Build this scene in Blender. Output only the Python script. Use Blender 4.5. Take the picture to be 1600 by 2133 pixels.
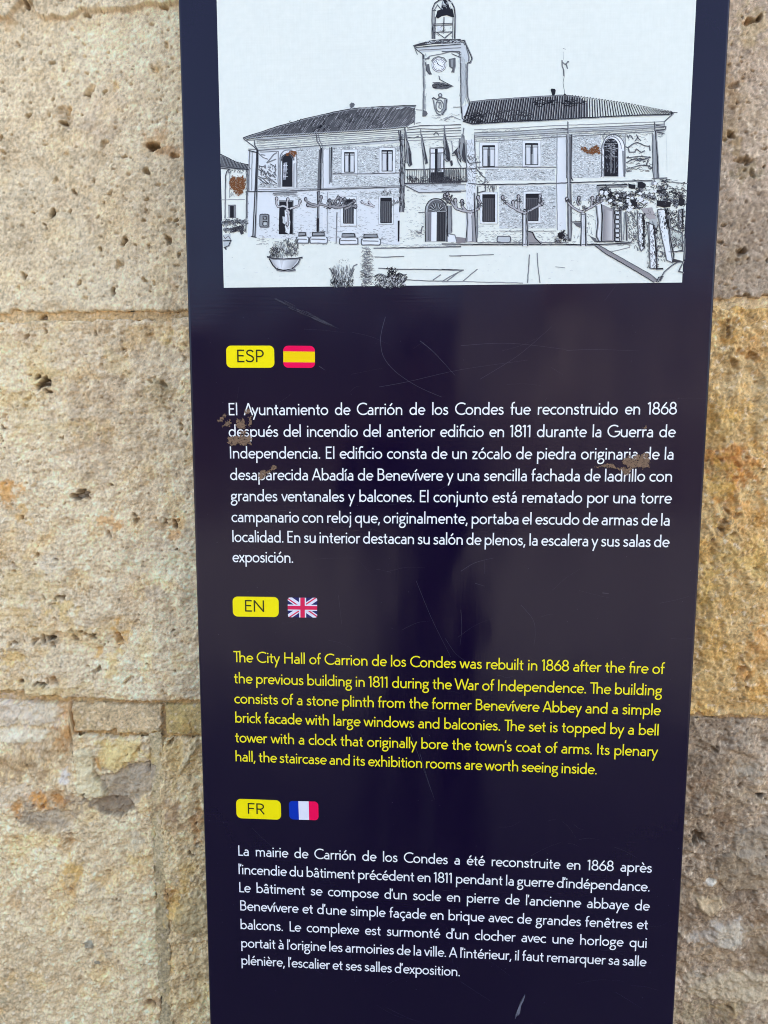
import bpy, bmesh, math, random
import numpy as np
from mathutils import Vector
random.seed(7); rng = np.random.default_rng(11)
for o in list(bpy.data.objects): bpy.data.objects.remove(o)
S = bpy.context.scene; C = S.collection

# ------------------------------------------------------------------ camera, sky, sun, exposure
Z0 = 1.35                                   # height of the sign's coordinate origin above the ground
F_PX, PITCH, YAW, ROLL = 1479.96, 0.12096, -0.0660, 0.00147
CAM = np.array([-0.01124, -0.69744, 0.08472 + Z0])
_fw = np.array([math.sin(YAW)*math.cos(PITCH), math.cos(YAW)*math.cos(PITCH), -math.sin(PITCH)])
_r = np.cross(_fw, [0, 0, 1]); _r /= np.linalg.norm(_r); _u = np.cross(_r, _fw)
RX = math.cos(ROLL)*_r + math.sin(ROLL)*_u; UX = -math.sin(ROLL)*_r + math.cos(ROLL)*_u
cd = bpy.data.cameras.new('camera'); cam = bpy.data.objects.new('camera', cd); C.objects.link(cam)
from mathutils import Matrix
M = Matrix(((RX[0], UX[0], -_fw[0], CAM[0]), (RX[1], UX[1], -_fw[1], CAM[1]), (RX[2], UX[2], -_fw[2], CAM[2]), (0, 0, 0, 1)))
cam.matrix_world = M
cd.sensor_fit = 'VERTICAL'; cd.sensor_height = 9.8; cd.lens = 9.8*F_PX/2133
cd.clip_start = 0.01; cd.clip_end = 500
cd.dof.use_dof = True; cd.dof.focus_distance = 0.71; cd.dof.aperture_fstop = cd.lens/1.6
S.camera = cam
W = bpy.data.worlds.new('World'); S.world = W; W.use_nodes = True
SUN_EL, SUN_AZ = math.radians(52), math.radians(28)     # sun stands behind the wall: the sign is in open shade
nt = W.node_tree; sky = nt.nodes.new('ShaderNodeTexSky'); sky.sky_type = 'NISHITA'; sky.sun_disc = False
sky.sun_elevation = SUN_EL; sky.sun_rotation = SUN_AZ
sky.dust_density = 5.0; sky.ozone_density = 0.15; sky.air_density = 1.0
nt.nodes['Background'].inputs[1].default_value = 0.15
nt.links.new(sky.outputs[0], nt.nodes['Background'].inputs[0])
sl = bpy.data.lights.new('sun', 'SUN'); sl.energy = 3.0; sl.angle = math.radians(0.5); sl.color = (1, .95, .87)
so = bpy.data.objects.new('sun', sl); C.objects.link(so)
sd = Vector((math.sin(SUN_AZ)*math.cos(SUN_EL), math.cos(SUN_AZ)*math.cos(SUN_EL), math.sin(SUN_EL)))
so.rotation_euler = sd.to_track_quat('Z', 'Y').to_euler(); so.location = (2, 3, 8)
S.view_settings.view_transform = 'Standard'; S.view_settings.look = 'None'
S.view_settings.exposure = 2.32; S.view_settings.gamma = 1
S.cycles.filter_width = 1.0; S.render.resolution_x = 768; S.render.resolution_y = 1024

# image pixel coordinates (u right, v down, on the 1600 x 2133 image), cast through the camera -> a point of the upright plane at depth y
def at(u, v, y=0.0):
    u = np.asarray(u, float); v = np.asarray(v, float)
    a = (u-800)/F_PX; b = (v-1066.5)/F_PX
    D = [_fw[i] + a*RX[i] - b*UX[i] for i in range(3)]
    t = (y-CAM[1])/D[1]
    return CAM[0]+t*D[0], CAM[2]+t*D[2]

# ------------------------------------------------------------------ helpers
def tag(o, label=None, cat=None, group=None, kind=None):
    for k, v in (('label', label), ('category', cat), ('group', group), ('kind', kind)):
        if v: o[k] = v
    return o
def empty(name, loc, label, cat, group=None):
    o = bpy.data.objects.new(name, None); C.objects.link(o); o.location = loc; o.empty_display_size = .1
    return tag(o, label, cat, group)
def mesh_obj(name, verts, faces, mat, parent=None, cols=None, smooth=False, attr='tint'):
    me = bpy.data.meshes.new(name); me.from_pydata([tuple(map(float, v)) for v in verts], [], faces)
    if cols is not None:
        a = me.color_attributes.new(attr, 'FLOAT_COLOR', 'POINT')
        c = np.ones((len(verts), 4), np.float32); c[:, :3] = np.asarray(cols)[:, :3]; a.data.foreach_set('color', c.ravel())
    if smooth: me.polygons.foreach_set('use_smooth', [True]*len(me.polygons))
    me.materials.append(mat); me.update()
    o = bpy.data.objects.new(name, me); C.objects.link(o)
    if parent is not None:
        o.parent = parent; o.matrix_parent_inverse = Matrix.Translation(-parent.location)
        if parent.parent is not None: o.matrix_parent_inverse = Matrix.Identity(4)
    return o
def box_data(x0, x1, y0, y1, z0, z1):
    v = [(x, y, z) for x in (x0, x1) for y in (y0, y1) for z in (z0, z1)]
    f = [(0, 1, 3, 2), (4, 6, 7, 5), (0, 4, 5, 1), (2, 3, 7, 6), (0, 2, 6, 4), (1, 5, 7, 3)]
    return v, f
def box(name, dims, mat, parent=None, bevel=0, seg=3):
    v, f = box_data(*dims); o = mesh_obj(name, v, f, mat, parent)
    if bevel:
        bm = bmesh.new(); bm.from_mesh(o.data)
        bmesh.ops.bevel(bm, geom=list(bm.edges), offset=bevel, segments=seg, profile=.5, affect='EDGES')
        for p in bm.faces: p.smooth = True
        bm.to_mesh(o.data); bm.free()
    return o
def new_mat(name, col=(.5, .5, .5), rough=.5, **kw):
    m = bpy.data.materials.new(name); m.use_nodes = True; b = m.node_tree.nodes['Principled BSDF']
    b.inputs['Base Color'].default_value = (*col, 1); b.inputs['Roughness'].default_value = rough
    for k, v in kw.items(): b.inputs[k].default_value = v
    return m, m.node_tree, b
def node(t, ty, **kw):
    n = t.nodes.new(ty)
    for k, v in kw.items():
        if k in n.inputs: n.inputs[k].default_value = v
        else: setattr(n, k, v)
    return n
def obj_coord(t, scale):
    tc = t.nodes.new('ShaderNodeNewGeometry'); mp = t.nodes.new('ShaderNodeMapping')
    t.links.new(tc.outputs['Position'], mp.inputs[0]); mp.inputs['Scale'].default_value = scale
    return mp.outputs[0]
def gloss_film(t, b, strength=.10):
    """the clear laminate over the sign: fine weave, slow waves and smears in its gloss"""
    L = t.links.new
    wv = node(t, 'ShaderNodeTexNoise', Scale=1.0, Detail=2.5, Roughness=.5); L(obj_coord(t, (6.5, 6.5, 3.2)), wv.inputs['Vector'])
    hr = node(t, 'ShaderNodeTexNoise', Scale=1.0, Detail=2.0); L(obj_coord(t, (25, 25, 420)), hr.inputs['Vector'])
    vr = node(t, 'ShaderNodeTexNoise', Scale=1.0, Detail=2.0); L(obj_coord(t, (500, 500, 40)), vr.inputs['Vector'])
    ad = node(t, 'ShaderNodeMath', operation='ADD'); L(hr.outputs[0], ad.inputs[0]); L(vr.outputs[0], ad.inputs[1])
    b1 = node(t, 'ShaderNodeBump', Strength=1.0, Distance=.0062); L(wv.outputs[0], b1.inputs['Height'])
    b2 = node(t, 'ShaderNodeBump', Strength=strength, Distance=.0003); L(ad.outputs[0], b2.inputs['Height']); L(b1.outputs[0], b2.inputs['Normal'])
    L(b2.outputs[0], b.inputs['Normal'])
    rn = node(t, 'ShaderNodeTexNoise', Scale=1.0, Detail=5.0); L(obj_coord(t, (14, 14, 6)), rn.inputs['Vector'])
    mr = node(t, 'ShaderNodeMapRange'); L(rn.outputs[0], mr.inputs[0])
    for i, v in ((1, .3), (2, .75), (3, .12), (4, .25)): mr.inputs[i].default_value = v
    L(mr.outputs[0], b.inputs['Roughness'])

mt_panel, t, b = new_mat('navy_laminate', (.0052, .0020, .0180), .15); b.inputs['Specular IOR Level'].default_value = .27; gloss_film(t, b)
mt_side, t, b = new_mat('navy_powder_coat', (.016, .010, .040), .3)
mt_base, _, _ = new_mat('grey_galvanised_steel', (.25, .25, .26), .45, Metallic=.8)
mt_paper, t, b = new_mat('picture_paper', (.80, .84, .83), .35); b.inputs['Specular IOR Level'].default_value = .15
gloss_film(t, b, .3)
n = node(t, 'ShaderNodeTexNoise', Scale=160.0, Detail=6.0); L_ = t.links.new; L_(obj_coord(t, (1, 1, 1)), n.inputs['Vector'])
cr = node(t, 'ShaderNodeValToRGB'); cr.color_ramp.elements[0].position = .3; cr.color_ramp.elements[1].position = .7
cr.color_ramp.elements[0].color = (.80, .85, .745, 1); cr.color_ramp.elements[1].color = (.84, .89, .785, 1)
L_(n.outputs[0], cr.inputs[0]); L_(cr.outputs[0], b.inputs['Base Color'])
mt_ink, t, b = new_mat('printed_ink', (.02, .02, .02), .35); b.inputs['Specular IOR Level'].default_value = .10; gloss_film(t, b, .1)
a_ = node(t, 'ShaderNodeAttribute', attribute_name='tint'); t.links.new(a_.outputs['Color'], b.inputs['Base Color'])
def flat(name, col, rough=.3):
    m, t, b = new_mat(name, col, rough); b.inputs['Specular IOR Level'].default_value = .15; return m
mt_white = flat('white_print', (.88, .90, .87)); mt_yellow = flat('yellow_print', (.95, .83, .02))
mt_badge = flat('yellow_badge_print', (1.0, .85, .002)); mt_dark = flat('dark_lettering', (.03, .035, .01))
mt_red = flat('red_print', (.95, .003, .09)); mt_fyel = flat('flag_yellow_print', (1.0, .70, .002))
mt_blue = flat('blue_print', (.002, .035, .42)); mt_navy = flat('flag_navy_print', (.02, .02, .12)); mt_fw = flat('flag_white_print', (.82, .83, .88))
mt_ured = flat('flag_red_print', (.75, .02, .09))
mt_rust, t, b = new_mat('brown_primer', (.20, .12, .06), .6)
n = node(t, 'ShaderNodeTexNoise', Scale=400.0, Detail=4.0); t.links.new(obj_coord(t, (1, 1, 1)), n.inputs['Vector'])
cr = node(t, 'ShaderNodeValToRGB'); cr.color_ramp.elements[0].color = (.14, .085, .045, 1); cr.color_ramp.elements[1].color = (.27, .165, .09, 1)
t.links.new(n.outputs[0], cr.inputs[0]); t.links.new(cr.outputs[0], b.inputs['Base Color'])
mt_rust2 = flat('rust_brown', (.20, .078, .026), .6)
mt_scr, t, b = new_mat('scratched_laminate', (.05, .05, .085), .4)
mt_scr2, t, b = new_mat('white_scuff', (.16, .17, .21), .5)

# ------------------------------------------------------------------ numpy noise
PERM = rng.permutation(1024).astype(np.int64)
GR = rng.normal(size=(1024, 2)); GR /= np.linalg.norm(GR, axis=1)[:, None]
def perlin(x, z):
    xi = np.floor(x).astype(np.int64); zi = np.floor(z).astype(np.int64); xf = x-xi; zf = z-zi
    def g(i, j, dx, dz):
        h = PERM[(PERM[i & 1023] + j) & 1023]; return GR[h, 0]*dx + GR[h, 1]*dz
    u = xf*xf*xf*(xf*(xf*6-15)+10); w = zf*zf*zf*(zf*(zf*6-15)+10)
    a = g(xi, zi, xf, zf); b_ = g(xi+1, zi, xf-1, zf); c = g(xi, zi+1, xf, zf-1); d = g(xi+1, zi+1, xf-1, zf-1)
    return ((a+u*(b_-a)) + w*((c+u*(d-c))-(a+u*(b_-a))))*1.5
def fbm(x, z, sc, octv=4, gain=.5, off=0.):
    """sc in metres = size of the largest feature"""
    o = 0; a = 1
    for i in range(octv):
        f = 2.03**i/sc; o = o + a*perlin(x*f+off+17.3*i, z*f+off*1.7+9.1*i); a *= gain
    return o
def ss(a, b_, x):
    t_ = np.clip((x-a)/(b_-a), 0, 1); return t_*t_*(3-2*t_)
def srgb(r, g, b_):
    c = np.array([r, g, b_], float)/255
    return np.where(c <= .04045, c/12.92, ((c+.055)/1.055)**2.4)

# ------------------------------------------------------------------ the stone wall
WALL_Y = 0.115
mt_stone, t, b = new_mat('limestone', (.5, .45, .35), .92); L = t.links.new
a_ = node(t, 'ShaderNodeAttribute', attribute_name='tint')
n1 = node(t, 'ShaderNodeTexNoise', Scale=900.0, Detail=5.0, Roughness=.65); L(obj_coord(t, (1, 1, 1)), n1.inputs['Vector'])
mr = node(t, 'ShaderNodeMapRange'); L(n1.outputs[0], mr.inputs[0])
for i, v in ((1, .25), (2, .75), (3, .80), (4, 1.18)): mr.inputs[i].default_value = v
mx = node(t, 'ShaderNodeMix', data_type='RGBA', blend_type='MULTIPLY'); mx.inputs[0].default_value = 1
L(a_.outputs['Color'], mx.inputs[6]); L(mr.outputs[0], mx.inputs[7]); L(mx.outputs[2], b.inputs['Base Color'])
bp = node(t, 'ShaderNodeBump', Strength=.5, Distance=.0006); L(n1.outputs[0], bp.inputs['Height']); L(bp.outputs[0], b.inputs['Normal'])
b.inputs['Specular IOR Level'].default_value = .25

def wall_pts(pts, y=WALL_Y):
    p = np.array(pts, float); x, z = at(p[:, 0], p[:, 1], y); return x, z
zA_l = at(200, 655, WALL_Y)[1]; 
FINE = .00105
xl0 = float(at(-12, 0, WALL_Y)[0]); xl1 = float(max(at(450, 2133, WALL_Y)[0], at(400, 0, WALL_Y)[0]))
xl0 = float(min(at(-12, 2133, WALL_Y)[0], at(-12, 0, WALL_Y)[0]))
xr0 = float(min(at(1385, 2133, WALL_Y)[0], at(1500, 0, WALL_Y)[0])); xr1 = float(max(at(1612, 0, WALL_Y)[0], at(1612, 2133, WALL_Y)[0]))
def columns(x0, x1):
    xs = [x0]
    while xs[-1] < x1:
        x = xs[-1]
        fine = (xl0 <= x <= xl1) or (xr0 <= x <= xr1)
        near = (xl0-.02 <= x <= xl1+.1) or (xr0-.1 <= x <= xr1+.02)
        xs.append(x + (FINE if fine else .0022 if near else .0042))
    xs[-1] = x1; return np.array(xs)

def spx(crop, pts):          # reads a list of pixel positions read off one of the enlarged image crops
    s, ox, oy = {'w1': (3.1375, 0, 0), 'w2': (3.3333, 0, 640), 'w3': (3.3333, 0, 1100), 'w4': (3.3333, 0, 1600),
                 'r1': (3.046, 1360, 0), 'r2': (3.046, 1360, 600), 'r3': (2.5625, 1360, 1300)}[crop]
    return [(ox+p[0]/s, oy+p[1]/s)+tuple(q/s for q in p[2:3])+tuple(p[3:]) for p in pts]
PX = .00055                 # metres per image pixel on the wall
PITS = []                   # u, v, radius, depth factor, darkening of the colour inside (0..1)
PITS += spx('w1', [(180,40,22,1,.6),(410,15,20,.8,.3),(570,100,17,1,.5),(535,8,12,.8,.4),(120,292,12,1,.3),(330,408,13,1.2,.6),(860,450,6,1.3,.8),
 (580,600,28,.6,.2),(565,612,10,1,.7),(605,590,9,1,.7),(680,603,13,1,.5),(345,645,9,1,.6),(190,757,19,.8,.4),(408,797,17,1.2,.8),(533,748,9,1,.5),
 (1000,960,33,1,.85),(965,1125,22,1,.7),(1140,1020,19,.9,.5),(820,1025,10,1,.6),(615,1183,9,1,.5),(480,1250,12,1,.6),(493,1264,11,1,.6),(720,1268,17,.6,.4),
 (680,1328,8,1.2,.8),(215,1388,13,1,.6),(345,1400,20,1,.7),(345,1376,16,1,.6),(460,1385,11,1,.5),(295,1470,10,1,.6),(302,1490,8,1,.5),(640,1420,8,1,.5),
 (940,1440,10,1,.5),(1155,1440,12,1,.7),(1163,1470,8,1,.5),(960,1305,12,.8,.4),(955,1375,12,.8,.5),(815,1572,21,1.1,.8),(1105,1568,22,.9,.6),(970,1605,12,1,.5),
 (885,1600,8,1,.5),(655,1625,11,1,.6),(1170,1668,13,1,.6),(160,1805,21,1,.6),(520,1855,13,1,.6),(735,1900,19,1.1,.7),(125,1880,13,.7,.3),(945,1830,17,1,.5),
 (1010,1845,11,.8,.4),(985,1905,8,1,.5),(270,2072,20,1.2,.9),(1090,298,16,.6,.2),(1005,450,22,.4,.2),(755,565,22,.4,.1),(145,245,13,.7,.2),
 (570,480,14,.6,.2),(705,340,10,.8,.3),(550,290,9,.8,.3),(265,343,9,.8,.3),(680,940,22,.5,.3),(5,900,16,.9,.4),(18,990,16,.7,.3),(1080,45,16,1,.5),
 (745,1105,8,.9,.4),(365,1180,18,.5,.2),(1040,1210,14,.6,.3),(775,1730,22,.5,.3),(290,945,9,.9,.4),(440,790,40,.25,.1),(420,740,40,.25,.1)])
PITS += spx('w2', [(305,525,40,1.1,.95),(262,482,20,1,.9),(332,585,18,1,.9),(340,520,22,1,.9),(655,172,13,1,.7),(662,190,10,.9,.5),(30,750,16,.8,.4),(20,838,15,1,.7),(15,890,8,1,.7),(28,930,7,1,.7),(40,975,7,1,.6),
 (318,165,14,.9,.5),(430,910,12,.9,.6),(415,905,8,.9,.6),(770,1235,14,.9,.6),(560,1300,40,.9,.75),(520,1320,30,.9,.7),(575,1275,18,1,.8),(450,1362,8,1,.6),(245,1240,20,.5,.4),(1130,530,24,.6,.5),
 (1045,512,16,.7,.5),(1075,492,12,.8,.5),(1130,570,9,.9,.6),(1265,530,14,.7,.5),(1265,835,17,.8,.5),(1255,815,13,.8,.6),(1300,888,11,.9,.6),(150,1462,12,1,.7),(1220,1505,25,1,.8),(1240,1480,14,.9,.5),(1155,1490,15,.9,.7),
 (950,1480,24,.7,.5),(940,1445,15,.8,.5),(1090,1470,14,.7,.4),(755,1575,20,.8,.6),(1230,1680,10,1,.6),(180,205,22,.4,.4),(25,1045,9,1,.6),(940,1115,12,.6,.3),(205,470,13,.8,.5),(850,180,14,.5,.2),(845,230,14,.5,.2),(850,290,14,.5,.2),
 (870,340,14,.4,.2),(720,370,24,.35,.2),(715,410,20,.35,.2),(740,170,22,.35,.2),(1040,200,20,.4,.2),(1280,350,16,.5,.5),(180,640,22,.5,.3),(160,690,22,.4,.2),(845,490,14,.5,.3),(1145,640,13,.4,.3),(1150,700,13,.4,.3)])
PITS += spx('w3', [(260,190,14,.8,.5),(245,250,10,.9,.6),(105,265,22,.5,.4),(100,300,16,.5,.4),(415,485,20,.9,.7),(295,495,12,.9,.6),(375,502,11,.9,.6),(370,530,8,.9,.6),(440,475,9,.9,.6),(375,630,13,.8,.5),
 (350,765,26,1.1,.85),(300,775,22,.9,.7),(240,785,22,.8,.5),(360,815,20,.7,.6),(100,795,17,.8,.6),(172,792,9,.9,.6),(75,810,10,.8,.4),(525,770,18,.7,.5),(645,755,20,.8,.7),(655,735,12,.9,.7),(560,720,16,.8,.5),(500,712,16,.6,.4),(600,740,12,.8,.6),
 (820,770,30,.8,.3),(835,780,14,1,.5),(720,812,11,.8,.6),(742,800,8,.8,.6),(680,985,22,.7,.6),(690,980,12,.9,.7),(650,1005,14,.6,.5),(735,988,6,1,.7),(605,965,12,.7,.4),(1020,942,10,1,.8),(1220,990,8,1,.8),
 (1205,708,10,1,.7),(1250,690,7,.7,.4),(890,1055,18,.6,.5),(870,1075,14,.7,.6),(920,1040,10,.7,.5),(140,1070,18,1.1,.8),(290,1078,18,.9,.7),(260,1075,14,.9,.8),(320,1082,16,.9,.7),(380,1050,26,.6,.5),(340,1060,18,.7,.5),(350,1158,24,.8,.5),(1130,1130,10,.7,.5),(1150,1150,9,.7,.4),
 (1185,1490,22,1.1,.6),(1170,1505,14,1,.6),(890,1570,10,.9,.5),(970,1530,18,.6,.4),(395,218,9,.9,.6),(525,335,14,.5,.3),(545,400,14,.5,.3),(860,132,7,.9,.5),(1230,148,8,1,.7),(795,160,6,.9,.5),(900,320,9,.5,.4),(965,600,8,.5,.4),(960,640,8,.5,.4),(25,850,14,.5,.4),(190,1650,10,.8,.6)])
PITS += spx('w4', [(590,190,18,1.1,.9),(598,165,10,1,.8),(300,262,18,1,.5),(115,350,10,1,.6),(100,490,14,.9,.5),(20,630,10,1,.6),(470,510,20,.6,.3),(500,450,14,.7,.4),(500,830,16,.8,.5),(805,915,14,.8,.7),(830,922,9,.8,.6),(790,905,8,.8,.6),(150,1010,9,1,.6),(1370,372,10,1.1,.9),
 (1335,600,20,.9,.7),(1320,580,14,.8,.6),(1375,520,14,.8,.5),(1380,240,16,.7,.4),(1135,455,12,.8,.5),(1050,1630,26,.6,.5),(1070,1650,16,.7,.5),(750,715,16,.5,.5),(820,780,12,.5,.4),(1150,890,18,.4,.3),(15,560,9,.9,.5),(715,1415,10,.7,.4),(985,1360,9,.8,.6)])
PITS += spx('r1', [(615,130,22,.9,.4),(670,118,18,.9,.6),(685,100,12,.8,.5),(580,1020,28,.7,.4),(615,1030,12,.8,.5),(705,1060,8,1.1,.8),(712,945,12,.7,.5),(445,1430,13,.8,.5),(560,1600,24,.6,.3),(575,1590,14,.8,.5),(520,1830,15,.6,.1),(625,1095,18,.5,.4),(490,860,20,.5,.5),(500,850,12,.7,.6),(590,1280,9,.7,.4),(480,410,7,.9,.6),(570,105,7,.9,.6),(430,1540,12,.6,.5),(725,1650,12,.7,.7),(560,360,7,.8,.5),(565,390,7,.8,.5),(530,660,9,.8,.5),(520,540,22,.4,.4),(600,650,10,.6,.4),(640,450,9,.7,.5)])
PITS += spx('r2', [(475,210,12,.5,.5),(475,250,14,.5,.6),(475,290,14,.5,.6),(540,410,24,.4,.2),(510,480,26,.4,.3),(620,430,26,.4,.2),(430,1090,12,.6,.5),(695,1150,10,.8,.7),(525,1120,18,.5,.3),(520,1200,16,.5,.3),(470,1420,16,.5,.5),(450,1480,16,.6,.6),(430,1530,16,.6,.6),(380,1595,12,.9,.7),(535,1530,9,.8,.6),(500,1560,14,.5,.4),(520,1440,20,.5,.4),(440,1720,16,.4,.3),(655,1780,14,.5,.4)])
PITS += spx('r3', [(330,670,18,.9,.6),(345,660,10,.9,.6),(570,912,17,1.1,.9),(600,935,9,.9,.6),(240,1140,30,.8,.6),(225,1120,16,1,.7),(262,1160,14,1,.7),(340,1190,10,1,.7),(605,1245,8,1.1,.9),(465,860,14,.8,.5),(500,560,9,.8,.6),(545,1430,12,.7,.5),(180,1300,14,.5,.4),(130,1660,10,.9,.7),(410,2050,14,.7,.6),(260,1880,14,.5,.4),(470,240,20,.6,.3),(500,290,14,.6,.4),(495,340,8,.7,.4),(465,400,8,.7,.4)])
CRACKS = []   # (polyline, half width, depth mm, darkening of the colour along it)
CRACKS += [(spx('w3', [(520,1424),(600,1415),(680,1415),(780,1432),(860,1440),(1000,1442),(1130,1440)]), 2.2, 2.6, .5),
 (spx('w3', [(1146,1400),(1135,1470),(1125,1520),(1105,1590),(1090,1645)]), 3.0, 3.4, .6),
 (spx('w3', [(830,1682),(880,1650),(940,1630),(1030,1618),(1085,1640)]), 2.0, 2.5, .5),
 (spx('w3', [(575,1524),(640,1512),(740,1532)]), 1.8, 2.2, .6), (spx('w3', [(130,1236),(147,1275),(125,1320),(70,1352),(20,1385)]), 1.6, 1.8, .5),
 (spx('w3', [(650,1580),(655,1650),(665,1733)]), 2.0, 2.6, .6), (spx('w3', [(860,1500),(900,1475),(1000,1458)]), 1.6, 1.4, .3),
 (spx('w3', [(1290,1290),(1320,1350),(1330,1420)]), 1.8, 2, .4), (spx('w3', [(895,300),(905,330),(890,400)]), 1.5, 1, .3),
 (spx('w4', [(650,20),(670,80),(715,95),(740,150),(735,175)]), 2.2, 3, .6), (spx('w4', [(640,270),(690,290),(740,325),(830,338),(900,300),(960,285)]), 1.8, 2.2, .5),
 (spx('w4', [(1060,210),(1080,250),(1070,330)]), 2, 2, .4), (spx('w4', [(1000,1330),(1020,1450),(1010,1560),(1040,1650)]), 1.5, 1, .2),
 (spx('w4', [(480,460),(540,450),(580,430)]), 1.6, 1.8, .5), (spx('w4', [(380,260),(390,330),(400,380)]), 1.2, 1, .4),
 (spx('w2', [(845,160),(838,240),(850,320),(880,350)]), 2.2, 1.5, .2), (spx('w2', [(100,855),(150,850),(190,810),(180,780)]), 1.7, 1.5, .2),
 (spx('w3', [(560,715),(620,742),(655,765)]), 2, 2, .7), (spx('w3', [(440,1190),(700,1180),(860,1195)]), 1.5, 1, .2),
 (spx('r3', [(335,1370),(332,1310),(350,1260),(380,1225),(430,1210)]), 1.8, 2.4, .6), (spx('r3', [(240,1070),(265,1130),(290,1175),(350,1192)]), 2, 2.5, .6),
 (spx('r3', [(470,860),(560,905),(615,945)]), 1.8, 2.2, .5), (spx('r3', [(230,682),(290,680),(360,680)]), 1.8, 2, .4),
 (spx('r3', [(500,300),(480,350),(465,410)]), 1.6, 1.6, .3), (spx('r2', [(480,200),(475,290)]), 2.5, 1.6, .4), (spx('r2', [(600,190),(585,300)]), 1.8, 1, .2),
 (spx('w1', [(1170,1880),(1130,1930),(1110,2000)]), 1.6, 1.2, .3), (spx('w1', [(1060,90),(1100,120),(1150,95)]), 2, 1.4, .2),
 (spx('w1', [(800,340),(850,290)]), 1.6, 1, .2)]
PLATES = []   # chipped or added pieces of the face: (outline, mm towards the viewer, colour, strength)
PLATES += [(spx('w3', [(520,1570),(560,1522),(640,1528),(655,1600),(655,1680),(672,1745),(735,1800),(738,1850),(620,1858),(545,1852),(530,1767)]), 3, (216,206,180), .85),
 (spx('w3', [(740,1500),(830,1470),(1000,1468),(960,1530),(900,1600),(830,1680),(800,1712),(745,1640),(735,1560)]), 2, (220,200,150), .75),
 (spx('w3', [(830,1690),(900,1640),(1030,1620),(1085,1650),(1080,1740),(1050,1817),(990,1867),(900,1957),(830,2002),(740,1987),(650,1937),(640,1877),(740,1857),(735,1817),(700,1767),(660,1727),(790,1700)]), -2, (172,160,148), .75),
 (spx('w4', [(650,240),(740,200),(880,210),(940,280),(850,335),(740,325)]), -2.5, (130,114,100), .7),
 (spx('w3', [(-30,1208),(130,1206),(380,1216),(440,1260),(400,1340),(200,1370),(-30,1372)]), 1.5, (212,202,190), .6), (spx('w3', [(-30,1402),(150,1392),(360,1400),(300,1480),(100,1490),(-30,1470)]), 1.2, (226,218,206), .7),
 (spx('w4', [(200,300),(380,290),(520,300),(500,400),(300,470),(200,430)]), -1.5, (166,152,140), .6),
 (spx('w4', [(1270,890),(1380,860),(1440,1000),(1450,1140),(1250,1150),(1180,1120),(1230,960)]), 1.4, (184,168,134), .8), (spx('w4', [(1290,1300),(1460,1300),(1480,1500),(1330,1490)]), 1, (186,170,138), .7),
 (spx('w3', [(180,1090),(240,1062),(330,1082),(400,1100),(385,1168),(200,1172)]), 3, (210,192,150), .5), (spx('w3', [(1240,1680),(1320,1510),(1380,1450),(1385,1500),(1300,1640),(1250,1733)]), 2, (192,182,160), .7),
 (spx('w3', [(-30,1100),(60,1110),(110,1080),(160,1120),(120,1150),(-30,1150)]), 2, (200,180,140), .3), (spx('w3', [(200,760),(360,745),(400,720),(660,735),(700,700),(400,690),(180,700)]), 1.6, (205,188,150), .3),
 (spx('w2', [(60,600),(200,580),(260,640),(200,690),(190,800),(150,850),(95,850),(60,760)]), -1.4, (206,190,155), .4),
 (spx('r3', [(430,1110),(650,1060),(650,1240),(470,1260),(430,1200)]), 2, (168,156,144), .6), (spx('r3', [(350,1240),(430,1210),(600,1290),(640,1400),(400,1430),(345,1360)]), 1.6, (158,142,122), .5),
 (spx('r3', [(230,1460),(350,1440),(370,1500),(300,1560),(240,1520)]), 1.5, (208,188,160), .7), (spx('r3', [(330,1620),(460,1590),(480,1700),(430,1740),(340,1720)]), 1.2, (206,198,188), .6),
 (spx('r3', [(300,1900),(420,1850),(640,1870),(650,2000),(420,2010),(200,1990),(180,1930)]), 1.5, (205,190,168), .6), (spx('r3', [(460,150),(640,120),(640,420),(480,400),(520,280)]), 1.6, (200,160,100), .3)]
# surface steps: (polyline, step mm towards the viewer above the line, softness)
LEDGE = spx('w1', [(-60,135),(0,130),(70,128),(95,75),(130,40),(170,18),(225,40),(245,105),(300,132),(380,125),(450,135),(500,100),(540,72),(600,82),(700,80),(830,76),(880,60),(930,42),(1000,36),(1060,42),(1120,30),(1180,25),(1240,20)])
# colour patches: u, v, ru, rv, (sRGB), strength
def P(crop, rows): return [(a[0], a[1]) + (r[2]/{'w':3.33,'r':2.8}[crop[0]], r[3]/{'w':3.33,'r':2.8}[crop[0]], r[4], r[5]) for a, r in zip(spx(crop, [(q[0], q[1]) for q in rows]), rows)]
OCH=(205,150,75); YEL=(212,192,144); PGR=(168,152,138); BRN=(140,112,82); WHT=(226,216,202); DGR=(110,100,92); PINK=(190,166,146)
PATCH = []
PATCH += P('w1', [(1020,900,90,60,(180,135,85),.7),(1100,990,70,40,(170,120,70),.75),(960,1040,60,40,(215,200,180),.6),(1010,450,60,40,(190,160,100),.4),(640,1000,80,50,(160,135,100),.4),(90,1030,60,60,(160,130,90),.4),
 (230,1070,80,50,(175,145,105),.4),(60,190,50,60,(185,150,100),.6),(30,140,80,20,(170,130,85),.5),(430,720,80,50,(170,145,110),.35),(1130,1900,30,120,(165,125,75),.5),(320,1990,120,40,(170,140,95),.5),(780,1730,50,40,(160,130,80),.5),(420,1310,80,50,(175,150,125),.4),(600,800,120,120,(176,160,150),.45),(650,700,200,160,(196,178,160),.4),(620,1470,40,60,(150,120,85),.4)])
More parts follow.
